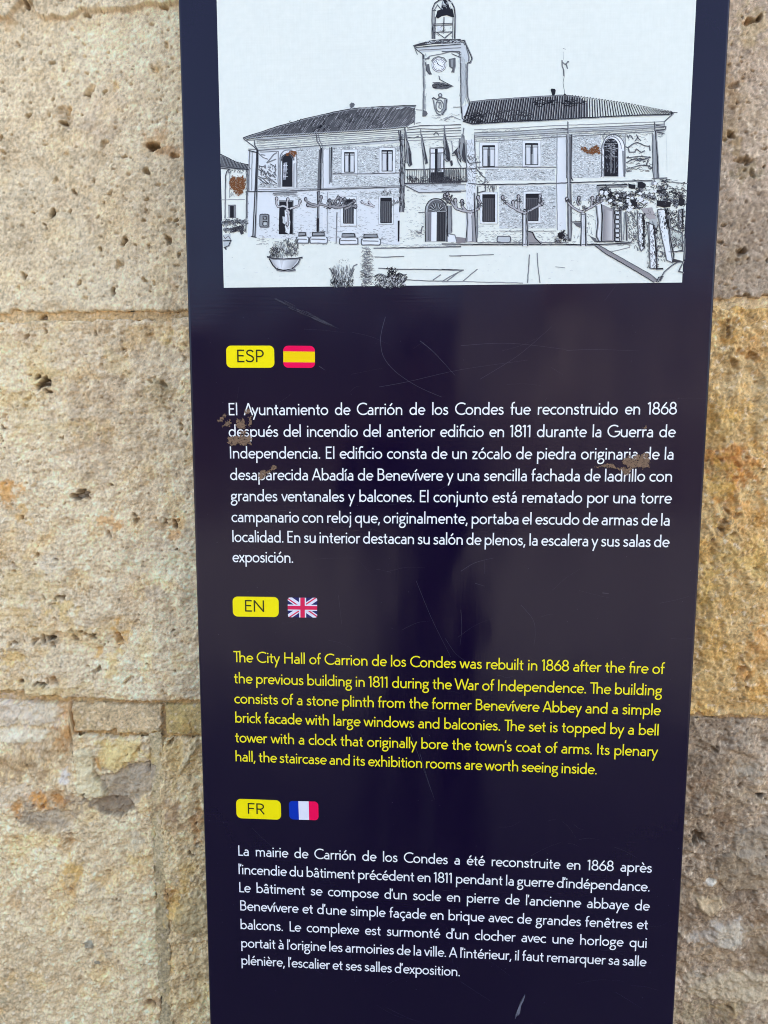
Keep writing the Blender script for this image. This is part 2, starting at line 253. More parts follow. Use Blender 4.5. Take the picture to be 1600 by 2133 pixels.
PATCH += P('w2', [(300,450,130,60,YEL,.7),(140,640,120,90,YEL,.55),(300,1290,1,1,OCH,0),(50,1290,90,70,OCH,.95),(20,1250,50,40,OCH,.7),(150,1440,55,55,(205,165,95),.8),(780,1490,80,70,OCH,.75),(1130,1500,130,40,(195,155,95),.7),(1220,1560,50,50,OCH,.8),(1165,220,50,50,(215,190,120),.6),
 (1170,100,30,60,(175,135,80),.6),(820,400,80,90,(205,185,135),.5),(1080,600,120,100,(200,185,140),.4),(200,300,250,160,(212,200,168),.5),(60,500,120,120,(215,208,185),.5),(150,210,70,50,(160,130,100),.6),(700,600,220,200,PGR,.45),(600,980,260,200,PGR,.5),(1000,900,250,250,(172,156,132),.4),(1150,560,60,50,(130,110,80),.5),(1010,1370,70,80,(155,130,95),.5),(550,1300,70,60,(120,100,75),.5),(380,850,300,80,(214,200,160),.5),(30,1100,120,100,(205,195,180),.5),(960,1460,60,50,(140,115,80),.4),(310,520,45,60,(90,88,84),.6)])
PATCH += P('w3', [(150,420,260,160,YEL,.6),(100,900,160,90,(225,190,115),.7),(60,600,250,60,(215,185,130),.5),(820,740,70,70,(212,165,85),.85),(680,850,50,50,(215,165,80),.85),(790,950,60,130,(220,190,120),.7),(450,580,90,60,(220,190,120),.6),(1000,830,60,110,(205,185,125),.5),(500,680,60,60,(200,170,110),.5),(900,380,60,150,(180,150,115),.4),(1060,450,80,90,(178,164,156),.5),(350,250,90,70,(190,185,180),.5),
 (640,640,80,60,(165,150,140),.4),(400,720,70,60,(170,140,110),.5),(380,1050,80,40,(170,125,80),.6),(450,1130,300,60,(212,190,140),.6),(1100,100,160,120,(176,166,158),.4),(80,1270,260,110,(205,192,190),.8),(300,1290,110,60,WHT,.6),(60,1440,90,60,WHT,.9),(200,1440,140,40,WHT,.6),(220,1520,140,50,(185,170,160),.5),(450,1400,80,90,(180,125,60),.8),(440,1480,70,100,(185,130,70),.6),(380,1500,160,160,(178,150,115),.5),(450,1250,60,90,(190,140,85),.6),
 (1250,1330,110,90,(200,180,120),.7),(1300,1400,60,120,(180,140,75),.5),(850,1560,200,130,(215,192,130),.75),(600,1620,90,110,(220,208,185),.8),(690,1640,30,60,(190,140,70),.8),(980,1680,120,60,(180,172,170),.8),(1010,1500,90,40,(185,170,150),.6),(1250,1600,140,160,(205,180,125),.7),(1300,1560,40,140,(180,172,158),.6),(100,1650,250,120,(158,132,105),.7),(350,790,50,50,(110,105,100),.6)])
PATCH += P('w4', [(250,230,220,90,(165,145,125),.6),(470,80,60,60,(215,212,218),.8),(600,110,80,90,(215,205,185),.8),(690,120,60,60,(218,205,150),.7),(330,210,130,60,(205,140,60),.7),(120,300,70,80,(200,140,65),.8),(390,190,120,60,(170,125,75),.6),(300,260,60,50,(225,160,70),.7),(780,240,160,80,(120,105,95),.75),(850,130,160,100,(155,145,135),.8),(300,350,200,90,(140,128,118),.7),(540,270,80,80,(140,128,120),.6),(800,330,60,20,(120,105,95),.4),
 (60,170,140,100,(195,182,170),.6),(70,480,80,60,(185,150,95),.5),(480,500,60,60,(185,140,80),.6),(500,720,90,100,(212,175,100),.7),(480,830,50,60,(185,140,75),.6),(100,920,60,50,(190,150,95),.5),(930,640,80,50,(212,190,130),.6),(1200,950,90,120,(215,180,105),.75),(1290,720,50,120,(210,180,115),.6),(1180,880,50,60,(165,120,75),.7),(1200,280,110,90,(150,115,88),.7),(1230,380,120,90,(165,135,110),.6),(1370,320,40,160,(180,120,55),.7),(1320,560,30,60,(90,80,72),.6),
 (620,1215,46,42,(165,160,148),1.6),(678,1352,26,22,(162,158,146),1.4),(760,1300,30,30,(170,162,148),.6),(250,930,180,120,(175,155,135),.4),(430,1500,120,200,(180,155,120),.35),(1330,1050,100,140,(176,164,136),.8),(1380,1500,60,120,(182,170,140),.7),(1060,1630,60,60,(140,110,80),.6),(1250,1600,160,100,(200,175,130),.4),(960,480,50,50,(170,165,155),.6),(40,1600,80,120,(170,165,145),.4),(900,560,120,80,(215,205,180),.5),(750,900,200,150,(205,195,175),.4)])
PATCH += P('r1', [(640,170,90,110,(196,176,128),.5),(615,130,36,28,(150,95,45),.8),(500,560,50,140,(160,128,85),.7),(480,870,50,70,(165,140,90),.6),(640,760,130,160,(186,172,152),.4),(580,1020,50,35,(130,105,65),.6),(620,1095,60,40,(140,128,90),.6),(450,1380,70,90,(140,128,112),.4),(560,1610,50,50,(150,128,95),.4),(620,1750,160,110,(150,138,124),.4),(450,1750,50,120,(150,132,105),.4)])
PATCH += P('r2', [(640,430,70,90,(190,140,80),.6),(520,480,80,60,(170,135,85),.5),(470,260,30,80,(150,120,80),.5),(430,850,60,120,(215,180,110),.5),(560,1100,140,100,(190,120,45),.75),(520,1200,40,100,(180,115,45),.8),(400,1250,80,150,(215,175,90),.7),(560,1400,120,80,(195,135,60),.7),(440,1500,40,120,(140,125,110),.6),(590,1310,80,50,(205,190,150),.6),(640,1550,100,150,(200,155,85),.5),(560,1730,150,100,(222,195,120),.5),(420,1680,60,80,(170,135,85),.5),(330,1950,50,150,(215,180,90),.6),(540,1950,150,130,(200,170,115),.4),(560,640,150,120,(205,190,160),.4),(700,800,60,200,(190,170,135),.4),(640,930,120,80,(175,150,105),.4),(380,930,40,100,(180,140,80),.6)])
PATCH += P('r3', [(330,100,90,200,(200,165,105),.5),(570,130,60,200,(205,145,70),.6),(280,330,100,120,(215,180,115),.5),(420,420,170,60,(205,165,105),.6),(500,260,50,50,(190,135,65),.7),(300,560,160,90,(128,112,98),.5),(280,780,160,140,(118,102,86),.6),(250,870,120,60,(120,90,62),.5),(520,600,90,80,(150,140,130),.5),(470,780,80,50,(168,160,150),.6),(540,790,50,50,(175,166,155),.5),(430,930,140,70,(165,148,125),.5),(240,960,60,60,(160,150,142),.6),(500,1180,140,150,(150,142,135),.6),(380,1050,60,80,(130,105,82),.5),(310,1370,34,26,(215,210,205),1.3),(290,1480,100,50,(200,182,160),.7),(560,1560,80,90,(125,98,72),.6),(180,1540,60,140,(125,100,75),.6),(450,1460,120,60,(115,98,84),.6),
 (340,1660,130,90,(200,195,192),.6),(460,1640,60,60,(210,205,203),.7),(540,1680,80,60,(190,172,150),.6),(380,1780,160,80,(172,150,122),.5),(240,1880,40,30,(205,198,190),.9),(580,1760,80,110,(120,100,78),.6),(350,1950,260,120,(200,186,165),.6),(250,2080,200,80,(180,168,140),.5),(560,2050,110,100,(205,192,175),.5),(400,2060,70,60,(185,160,120),.5)])

def edge_fn(pts, dz_noise, seed):
    px, pz = wall_pts(pts); o = np.argsort(px); px = px[o]; pz = pz[o]
    return lambda x: np.interp(x, px, pz) + dz_noise*1.3*fbm(x, x*0+seed, .022, 5, .65)
def const_edge(z, dz, seed): return lambda x: z + dz*fbm(x, x*0+seed, .03, 4, .6)

class Field: pass
def build_block(name, x0, x1, zb, zt, base, style, label, parent, seed, finez=True):
    X = columns(x0, x1); zbx = zb(X); ztx = zt(X)
    hgt = float((ztx-zbx).mean()); nz = max(8, int(hgt/(FINE if finez else .009)))
    T = np.linspace(0, 1, nz)
    zr = float(ztx.min()); z = zbx[None, :] + T[:, None]*(zr-zbx)[None, :] + ss(.86, 1, T)[:, None]*(ztx-zr)[None, :]
    x = np.repeat(X[None, :], nz, 0)
    x = x + .0022*fbm(z, z*0+seed+3.3, .03, 3, .6)*(np.exp(-(x-x0)/.02)+np.exp(-(x1-x)/.02))
    s = float(seed)
    # relief in mm, towards the viewer
    h = style['wave']*fbm(x, z, .13, 3, .5, s) + style['mid']*fbm(x, z, .022, 3, .55, s+4)
    g = fbm(x, z, .0068, 3, .62, s+8); h = h + style['grain']*1.7*g + .30*fbm(x, z, .0030, 2, .7, s+9)
    if style.get('strata'): h = h + style['strata']*fbm(x*.45, z*1.9, .010, 3, .6, s+12)
    if style.get('rough'):
        rr = fbm(x, z, .045, 5, .62, s+21); h = h + style['rough']*(1-2*np.abs(rr))
    if style.get('flake'):
        fl = fbm(x, z, .05, 5, .6, s+23)
        for th in (-.45, -.2, .05, .3, .55): h = h + style['flake']*(ss(th-.03, th+.03, fl)-.5)
        f2 = fbm(x*.8, z, .016, 4, .6, s+27)
        for th in (-.3, .15, .5): h = h + style['flake']*.5*(ss(th-.06, th+.06, f2)-.5)
    # colour
    base = srgb(*base); c = np.ones(x.shape+(3,))*base
    lo = fbm(x, z, .11, 4, .55, s+31)[..., None]; md = fbm(x, z, .018, 4, .6, s+41)[..., None]; fi = fbm(x, z, .0042, 3, .7, s+51)[..., None]
    c = c*(1+.14*lo*np.array([.8, 1, 1.25])+.17*md+.30*fi)
    warm = ss(.1, .7, fbm(x, z, .05, 4, .6, s+61))[..., None]*style.get('warm', .25)
    c = c*(1-warm) + warm*c*np.array([1.08, .95, .68])
    sp = ss(.38, .75, fbm(x, z, .0055, 2, .7, s+71))[..., None]; c = c*(1-.22*sp*style.get('speck', 1))
    cl = ss(.35, .8, fbm(x, z, .007, 3, .6, s+81))[..., None]; c = c + (srgb(232, 220, 196)-c)*cl*.5
    s2 = ss(.42, .62, fbm(x, z, .0030, 2, .8, s+77)+.25*fbm(x, z, .03, 2, .5, s+78))[..., None]; c = c*(1-.34*s2*style.get('speck', 1)); h = h-.35*s2[..., 0]
    c = c*style.get('lift', 1.0)*(1+.16*fbm(x, z, .22, 3, .55, s+99))[..., None]
    def win(cx, cz, r):
        i0, i1 = np.searchsorted(X, [cx-r-.004, cx+r+.004])
        if i1-i0 < 1: return None
        cm = min(max((i0+i1)//2, 0), len(X)-1); j0, j1 = np.searchsorted(z[:, cm], [cz-r-.005, cz+r+.005])
        if j1 <= j0: return None
        return slice(j0, j1), slice(i0, i1)
    for (u, v, ru, rv, col, stg) in PATCH:
        cx, cz = at(u, v, WALL_Y); R = max(ru, rv)*PX*1.5
        w = win(cx, cz, R)
        if w is None: continue
        dx = (x[w]-cx)/(ru*PX); dz = (z[w]-cz)/(rv*PX)
        wx_ = fbm(x[w], z[w], .028, 4, .65, s+u); wz_ = fbm(x[w], z[w], .028, 4, .65, s+v+7); col = (col[0], col[1], col[2]*.95); q = 1 - np.sqrt((dx+.75*wx_)**2+(dz+.75*wz_)**2)*.85 + .55*fbm(x[w], z[w], .010, 4, .7, s+u)
        hard = .12 if stg > 1 else .55
        m_ = (ss(-.05, .05+hard, q)*min(1, stg*.72*style.get('pst', 1)))[..., None]
        if stg > 1: m_ = (ss(1.0, .85, np.sqrt(dx*dx+dz*dz)+.25*fbm(x[w], z[w], .012, 2, .5, s))[..., None])
        c[w] = c[w]*(1-m_) + m_*srgb(*col)*(1+.12*md[w]+.16*fi[w])
    for (pl, dz_, col, stg) in PLATES:
        cx, cz = wall_pts(pl); mxx, mzz = (cx.min()+cx.max())/2, (cz.min()+cz.max())/2
        w = win(mxx, mzz, max(np.ptp(cx), np.ptp(cz))/2+.004)
        if w is None: continue
        xx = x[w]+.0022*fbm(x[w], z[w], .012, 4, .65, s+55); zz = z[w]+.0022*fbm(x[w], z[w], .012, 4, .65, s+66)
        ins = np.zeros(xx.shape, bool); dm = np.full(xx.shape, 9.)
        for k in range(len(cx)):
            ax, az, bx, bz = cx[k], cz[k], cx[(k+1) % len(cx)], cz[(k+1) % len(cx)]
            cr_ = ((az > zz) != (bz > zz)) & (xx < (bx-ax)*(zz-az)/(bz-az+1e-12)+ax); ins ^= cr_
            l2 = (bx-ax)**2+(bz-az)**2+1e-12; tt = np.clip(((xx-ax)*(bx-ax)+(zz-az)*(bz-az))/l2, 0, 1)
            dm = np.minimum(dm, np.hypot(xx-ax-tt*(bx-ax), zz-az-tt*(bz-az)))
        sd_ = np.where(ins, dm, -dm); m_ = ss(-.0006, .0009, sd_); h[w] += 1.5*dz_*m_
        m_ = (m_*min(1, stg*.72*style.get('pst', 1)))[..., None]; c[w] = c[w]*(1-m_) + m_*srgb(col[0], col[1], col[2]*.94)*(1+.10*md[w]+.14*fi[w])
    for (u, v, r, dep, darken) in PITS:
        cx, cz = at(u, v, WALL_Y); R = r*PX*1.05
        w = win(cx, cz, R*1.8)
        if w is None: continue
        th = np.arctan2(z[w]-cz, x[w]-cx); dd = np.hypot(x[w]-cx, z[w]-cz)/R
        dd = dd*(1+.28*np.sin(2*th+u)+.16*np.sin(3*th+v)) + .35*fbm(x[w], z[w], .006, 2, .6, s+2)
        pit = ss(1.1, .45, dd); D = min(10, R*1000*1.5)*dep + .9
        h[w] -= D*pit*(1 + .25*fbm(x[w], z[w], .003, 2, .6, s+5))
        m_ = (ss(1.15, .55, dd)*darken*.9)[..., None]; c[w] = c[w]*(1-m_) + m_*srgb(78, 66, 52)
        h[w] += .35*ss(1.9, 1.25, dd)*ss(.9, 1.2, dd)
    # many small natural pores
    area = (x1-x0)*hgt; vis = [(max(x0, xl0), min(x1, xl1)), (max(x0, xr0), min(x1, xr1))]
    rg = np.random.default_rng(seed)
    for (a, b_) in vis:
        if b_ <= a: continue
        cnt = int((b_-a)*hgt*style['pores'])
        for k in range(cnt):
            cx = rg.uniform(a, b_); zz0 = float(np.interp(cx, X, zbx)); cz = rg.uniform(zz0, zz0+hgt)
            R = .0007+.0012*rg.random()**2.5*(1.6 if rg.random() < .1 else 1)
            w = win(cx, cz, R*1.6)
            if w is None: continue
            an = rg.uniform(.6, 1.5)
            dd = np.hypot((x[w]-cx)/an, z[w]-cz)/R; pit = ss(1.25, .3, dd)
            h[w] -= pit*R*1000*rg.uniform(.7, 1.5); dk = rg.uniform(.15, .6)
            c[w] = c[w]*(1-(pit*dk)[..., None]) + (pit*dk)[..., None]*srgb(100, 84, 64)
    for (pl, hw, dep, darken) in CRACKS:
        cx, cz = wall_pts(pl)
        for k in range(len(cx)-1):
            mxx, mzz = (cx[k]+cx[k+1])/2, (cz[k]+cz[k+1])/2; ln = math.hypot(cx[k+1]-cx[k], cz[k+1]-cz[k])
            w = win(mxx, mzz, ln/2+hw*PX*4)
            if w is None: continue
            tx, tz = (cx[k+1]-cx[k])/ln, (cz[k+1]-cz[k])/ln
            xx = x[w]+.0012*fbm(x[w], z[w], .01, 3, .6, 3.); zz = z[w]+.0012*fbm(x[w], z[w], .01, 3, .6, 8.)
            tt = np.clip((xx-cx[k])*tx+(zz-cz[k])*tz, 0, ln); dd = np.hypot(xx-cx[k]-tt*tx, zz-cz[k]-tt*tz)/(hw*PX)
            m_ = ss(1.3, .2, dd); h[w] = np.minimum(h[w], h[w]-0) - 0; h[w] -= dep*m_*.55
            c[w] = c[w]*(1-(m_*darken*.5)[..., None]) + (m_*darken*.5)[..., None]*srgb(85, 72, 55)
    if style.get('ledge'):
        lx, lz = wall_pts(LEDGE); edge = np.interp(x, lx, lz) + .0012*fbm(x, z, .012, 4, .6, 5.)
        d_ = z-edge; h += 5.0*ss(-.0002, .0022, d_)*ss(.06, .0, x-lx[-1])
        m_ = (np.exp(-((d_+.0006)/.0014)**2)*.25)[..., None]; c = c*(1-m_)+m_*srgb(150, 118, 84)
    # worn arrises at the joints
    ed = np.minimum(z-zbx[None, :], ztx[None, :]-z); ex = np.minimum(x-x0, x1-x)
    e = np.minimum(ed, ex)*1000 + 1.5*fbm(x, z, .016, 4, .65, s+91) - 3.5*ss(.35, .8, fbm(x, z, .04, 3, .6, s+95))
    h = h - style.get('round', 3)*np.exp(-np.clip(e, 0, 99)/2.2) - 9*ss(1.2, -.3, e)
    c = np.clip(c*np.array([1.22, 1.17, 1.06]), .01, .95)
    V = np.stack([x.ravel(), WALL_Y-(style.get('proud', 0)+h.ravel())*.001, z.ravel()], 1)
    nx = len(X); i = np.arange(nz*nx).reshape(nz, nx)
    Q = np.stack([i[:-1, :-1], i[:-1, 1:], i[1:, 1:], i[1:, :-1]], -1).reshape(-1, 4)
    me = bpy.data.meshes.new(name); me.vertices.add(len(V)); me.vertices.foreach_set('co', V.astype(np.float32).ravel())
    me.loops.add(Q.size); me.loops.foreach_set('vertex_index', Q.ravel().astype(np.int32))
    me.polygons.add(len(Q)); me.polygons.foreach_set('loop_start', np.arange(0, Q.size, 4, dtype=np.int32)); me.polygons.foreach_set('use_smooth', np.ones(len(Q), bool))
    me.update(calc_edges=True)
    a = me.color_attributes.new('tint', 'FLOAT_COLOR', 'POINT'); cc = np.ones((len(V), 4), np.float32); cc[:, :3] = c.reshape(-1, 3); a.data.foreach_set('color', cc.ravel())
    me.materials.append(mt_stone); o = bpy.data.objects.new(name, me); C.objects.link(o); o.parent = parent
    o.matrix_parent_inverse = Matrix.Translation(-parent.location)
    if label: o['label'] = label
    return o

wall = empty('stone_wall', (0, WALL_Y, 0), 'old limestone block wall with pitted, ochre stained stones behind the dark blue sign', 'wall')
fine_ = dict(wave=1.3, mid=.55, grain=.42, pores=26000, warm=.25, round=2.2)
zT = float(at(200, -165, WALL_Y)[1]); zBot = float(at(800, 2290, WALL_Y)[1])
eA_ul = edge_fn([(-900,668),(-200,656),(0,653),(120,651),(140,646),(165,651),(250,648),(390,648),(600,645)], .0012, 1)
eA_ml = edge_fn([(-900,676),(-200,671),(0,669),(90,668),(200,665),(390,660),(600,655)], .0010, 2)
eA_ur = edge_fn([(400,640),(900,630),(1400,624),(1491,622),(1540,620),(1600,619),(2300,600)], .0010, 3)
eA_mr = edge_fn([(400,655),(900,648),(1400,641),(1491,634),(1518,646),(1535,633),(1560,641),(1600,636),(2300,620)], .0008, 4)
eB_ml = edge_fn([(-900,1430),(0,1438),(27,1441),(50,1436),(58,1451),(115,1447),(135,1457),(210,1459),(260,1461),(410,1462),(600,1470)], .0008, 5)
eB_mr = edge_fn([(400,1468),(900,1480),(1443,1492),(1600,1494),(2300,1510)], .0006, 6)
eB_ll = edge_fn([(-900,1450),(0,1459),(90,1462),(143,1464),(152,1530),(250,1533),(330,1535),(345,1536)], .0006, 7)
eF_t = edge_fn([(140,1464),(250,1466),(420,1469),(700,1475)], .0005, 8)
eF_b = edge_fn([(140,1526),(200,1524),(260,1529),(340,1532),(420,1532),(700,1540)], .0005, 9)
eL2_t = edge_fn([(300,1536),(420,1536),(900,1545)], .0006, 10)
eB_lr = edge_fn([(400,1480),(900,1487),(1443,1495),(1600,1497),(2300,1513)], .0005, 12)
ceilz = const_edge(zT, .001, 13); botz = const_edge(zBot, .001, 14)
ceilz2 = const_edge(zT+.004, .001, 15)
xv = lambda u, v: float(at(u, v, WALL_Y)[0])
build_block('stone_block', -.80, .040, eA_ul, ceilz, (204,190,160), dict(fine_, ledge=1, speck=.55, lift=1.10, pores=13000, grain=.30, mid=.7, flake=.25), 'cream stone block peppered with small holes, upper left of the sign', wall, 101)
build_block('stone_block', .046, .72, eA_ur, ceilz2, (172,156,136), dict(fine_, lift=1.15, speck=.7, grain=.32, pores=14000, mid=.7, flake=.25), 'grey beige porous stone block, upper right of the sign', wall, 102)
build_block('stone_block', -.66, -.060, eB_ml, eA_ml, (198,182,152), dict(fine_, lift=1.26, speck=.5, mid=1.2, strata=.6, flake=.9, grain=.30, wave=1.8, pores=12000, warm=.5), 'cream and grey stone block with ochre stains, middle left of the sign', wall, 103)
build_block('stone_block', -.054, .66, eB_mr, eA_mr, (196,168,118), dict(fine_, lift=1.22, mid=1.1, rough=2.0, flake=1.0, grain=.35, wave=2, pores=4000, warm=.9), 'orange ochre stone block, middle right of the sign', wall, 104)
xJ0, xJ1 = xv(326, 1850), xv(342, 1850)
build_block('stone_block', -.78, xJ0, botz, eB_ll, (194,177,144), dict(fine_, lift=1.36, speck=.6, pst=1.25, mid=1.6, grain=.5, strata=.3, wave=2.2, rough=1.8, flake=.7, pores=6000, warm=.5), 'rough golden stone block with grey and white scars, lower left', wall, 105)
build_block('filler_stone', xv(150, 1500), xv(338, 1500), eF_b, eF_t, (186,166,130), dict(fine_, lift=1.2, mid=.5, grain=.22, wave=.8, pores=800, round=1.2), 'narrow smooth beige filler stone in the joint', wall, 106)
build_block('filler_stone', xv(343, 1500), -.03, eF_b, eF_t, (188,168,118), dict(fine_, mid=.6, grain=.25, wave=.8, pores=2000, round=1.2, proud=-.6), None, wall, 107)
build_block('stone_block', xJ1, .000, botz, eL2_t, (198,178,138), dict(fine_, lift=1.3, mid=1.3, grain=.5, wave=2.2, rough=2.0, flake=1.0, pores=5000, warm=.6), 'rough golden stone block right of the upright mortar joint, lower left', wall, 108)
build_block('stone_block', .006, .74, botz, eB_lr, (158,141,119), dict(fine_, lift=1.22, pst=1.25, mid=1.3, grain=.45, wave=2, rough=1.8, flake=1.1, pores=6000, warm=.3), 'grey brown crusty stone block, lower right of the sign', wall, 109)
# mortar behind the joints
def mortar(x0, x1, z0, z1, base, seed, back, name='mortar'):
    st = dict(wave=.5, mid=.5, grain=.25, pores=3000, warm=.3, round=0, proud=-back)
    global PITS, CRACKS
    sp, sc = PITS, CRACKS; CRACKS = []
    o = build_block(name, x0, x1, const_edge(z0, 0, 1), const_edge(z1, 0, 1), base, st, None, wall, seed); PITS, CRACKS = sp, sc
    return o
zj = lambda u, v: float(at(u, v, WALL_Y)[1])
mortar(-.70, -.057, zj(200, 676), zj(200, 640), (192,168,128), 120, 5.5)
mortar(-.052, .68, zj(1550, 655), zj(1550, 612), (204,182,142), 121, 4.5)
mortar(-.70, -.040, zj(200, 1545), zj(200, 1425), (186,160,118), 122, 7.0)
mortar(-.035, .70, zj(1500, 1506), zj(1500, 1480), (180,155,118), 123, 4.0)
mortar(xJ0-.004, xJ1+.006, zBot, zj(330, 1525), (186,172,136), 124, .2)

# plain courses outside the picture: the wall goes on to a parapet above, to the ground and to both sides
mt_rest, t, b = new_mat('limestone_rest', (.5, .43, .33), .92); L = t.links.new
n1 = node(t, 'ShaderNodeTexNoise', Scale=14.0, Detail=10.0, Roughness=.65); L(obj_coord(t, (1, 1, 1)), n1.inputs['Vector'])
cr = node(t, 'ShaderNodeValToRGB'); cr.color_ramp.elements[0].position = .3; cr.color_ramp.elements[1].position = .72
cr.color_ramp.elements[0].color = (.42, .34, .23, 1); cr.color_ramp.elements[1].color = (.68, .58, .43, 1)
L(n1.outputs[0], cr.inputs[0]); L(cr.outputs[0], b.inputs['Base Color'])
bp = node(t, 'ShaderNodeBump', Strength=.8, Distance=.004); L(n1.outputs[0], bp.inputs['Height']); L(bp.outputs[0], b.inputs['Normal'])
def course(z0, z1, skip=None, seed=0):
    r = random.Random(seed); x = -3.2+r.uniform(0, .3)
    while x < 3.2:
        w = r.uniform(.55, .8); x2 = x+w
        segs = [(x, x2)]
        if skip:
            a, b_ = skip
            if x < a < x2: segs = [(x, a-.006)]
            elif a <= x < b_: segs = [(b_+.006, x2)] if x2 > b_+.06 else []
        for s0, s1 in segs:
            if s1-s0 > .05: box('stone_block', (s0, s1-.008, WALL_Y-.002+r.uniform(-.002, .002), WALL_Y+.34, z0+.004, z1-.004), mt_rest, wall, .006, 2)
        x = x2
zA, zB = float(at(800, 645, WALL_Y)[1]), float(at(800, 1480, WALL_Y)[1])
course(zA, zT, (-.80, .72), 1); course(zB, zA, (-.66, .66), 2); course(zBot, zB, (-.78, .74), 3)
z = zBot; k = 4
hs = zBot/2
for i in range(2): course(zBot-hs*(i+1), zBot-hs*i, None, k); k += 1
z = zT
while z < 4.6: course(z+.006, z+.42, None, k); z += .42; k += 1
box('mortar_bed', (-3.3, 3.3, WALL_Y+.012, WALL_Y+.33, 0, 4.7), flat('mortar_core', (.42, .36, .27), .95), wall)

# ------------------------------------------------------------------ the sign
sign = empty('information_sign', (0, .02, 0), 'tall dark blue information panel about the city hall with picture, flags and three paragraphs', 'sign')
PT, PB = Z0+.72, .06
box('panel', (-.25, .25, 0, .05, PB, PT), mt_panel, sign, .0034, 5)
box('side_trim', (-.2475, .2475, .0505, .062, PB, PT-.002), mt_side, sign, .001, 2)
box('base_plate', (-.28, .28, -.03, .10, .004, .014), mt_base, sign, .002, 2)
box('foot', (-.2, .2, .008, .056, .0145, PB-.0005), mt_base, sign, .002, 2)

class Ink:
    """flat print: ribbons and fills drawn in sheet coordinates, carried on to the sign's face"""
    def __init__(s, lift, mode='px'): s.v = []; s.f = []; s.c = []; s.lift = lift; s.k = 0; s.mode = mode
    def lay(s, layer): s.k += 1; return s.lift + layer*.00005 + (s.k % 13)*.0000030
    def put(s, pts, faces, col, layer):
        y = -s.lay(layer); n0 = len(s.v); p = np.array(pts, float)
        X, Z = at(p[:, 0], p[:, 1]) if s.mode == 'px' else (p[:, 0], p[:, 1])
        s.v += [(float(a), y, float(b_)) for a, b_ in zip(X, Z)]
        s.f += [tuple(i+n0 for i in f) for f in faces]
        if isinstance(col, list): s.c += col
        else: s.c += [col]*len(p)
    def ribbon(s, pts, w, col=(.03, .03, .03), layer=2, w2=None):
        p = np.array(pts, float)
        if len(p) < 2: return
        d = np.diff(p, axis=0); ln = np.hypot(d[:, 0], d[:, 1]); keep = np.r_[True, ln > 1e-9]; p = p[keep]
        if len(p) < 2: return
        d = np.diff(p, axis=0); d /= np.hypot(d[:, 0], d[:, 1])[:, None]; n_ = np.stack([-d[:, 1], d[:, 0]], 1)
        m_ = np.vstack([n_[:1], n_[:-1]+n_[1:], n_[-1:]])
        m_[1:-1] /= np.maximum(.35, (m_[1:-1]**2).sum(1)/2)[:, None]
        ww = np.linspace(w, w if w2 is None else w2, len(p))[:, None]/2
        q = np.vstack([p+m_*ww, p-m_*ww]); N = len(p)
        s.put(q, [(i, i+1, N+i+1, N+i) for i in range(N-1)], col, layer)
    def split(s, pts, w, col, layer=2):
        """ribbon broken at sharp corners, each leg a little above the last"""
        p = [np.array(a, float) for a in pts]; cur = [p[0]]
        for i in range(1, len(p)):
            cur.append(p[i])
            if i < len(p)-1:
                a = p[i]-p[i-1]; b_ = p[i+1]-p[i]
                cs = a.dot(b_)/(np.hypot(*a)*np.hypot(*b_)+1e-12)
                if cs < .6: s.ribbon(cur, w, col, layer); cur = [p[i]]
        s.ribbon(cur, w, col, layer)
    def poly(s, pts, col, layer=1):
        s.put(pts, [tuple(range(len(pts)))], col, layer)
    def rect(s, x0, y0, x1, y1, col, layer=1): s.poly([(x0, y0), (x1, y0), (x1, y1), (x0, y1)], col, layer)
    def disc(s, cx, cy, r, col, layer=2, n=12, ry=None):
        ry = ry or r; s.poly([(cx+r*math.cos(6.2832*i/n), cy+ry*math.sin(6.2832*i/n)) for i in range(n)], col, layer)
    def build(s, name, mat, parent, cols=True, label=None):
        o = mesh_obj(name, s.v, s.f, mat, parent, s.c if cols else None)
        bm = bmesh.new(); bm.from_mesh(o.data)
        bmesh.ops.triangulate(bm, faces=[f for f in bm.faces if len(f.verts) > 4])
        for f in bm.faces:
            f.normal_update()
            if f.normal.y > 0: f.normal_flip()
        bm.to_mesh(o.data); bm.free()
        if label: o['label'] = label
        return o

# ---- lettering: a light geometric sans, every glyph a few strokes of one width (units: capital height 100)
def arc(cx, cy, rx, ry, a0, a1, n=None):
    n = n or max(4, int(abs(a1-a0)/15)); return [(cx+rx*math.cos(math.radians(a0+(a1-a0)*i/n)), cy+ry*math.sin(math.radians(a0+(a1-a0)*i/n))) for i in range(n+1)]
def crom(P_, n=4):
    P_ = [P_[0]]+list(P_)+[P_[-1]]; o = []
    for i in range(1, len(P_)-2):
        for k in range(n):
            t_ = k/n; o.append(tuple(.5*((2*P_[i][j])+(-P_[i-1][j]+P_[i+1][j])*t_+(2*P_[i-1][j]-5*P_[i][j]+4*P_[i+1][j]-P_[i+2][j])*t_*t_+(-P_[i-1][j]+3*P_[i][j]-3*P_[i+1][j]+P_[i+2][j])*t_**3) for j in (0, 1)))
    return o+[P_[-2]]
XH = 63
def bowl(cx, rx=23): return arc(cx, 31.5, rx, 26.5, 0, 360)
GL = {}
GL['o'] = (61, [bowl(30.5, 23.5)], []); GL['c'] = (48, [arc(30.5, 31.5, 23.5, 26.5, 50, 310)], [])
GL['e'] = (56, [[(9, 32), (51, 32)], arc(30.5, 31.5, 22.5, 26.5, 0, 315)], [])
GL['n'] = (59, [[(11, 0), (11, 63)], [(11, 34)]+arc(30, 38, 19, 20, 170, 0)+[(49, 0)]], [])
GL['h'] = (59, [[(11, 0), (11, 103)], [(11, 34)]+arc(30, 38, 19, 20, 170, 0)+[(49, 0)]], [])
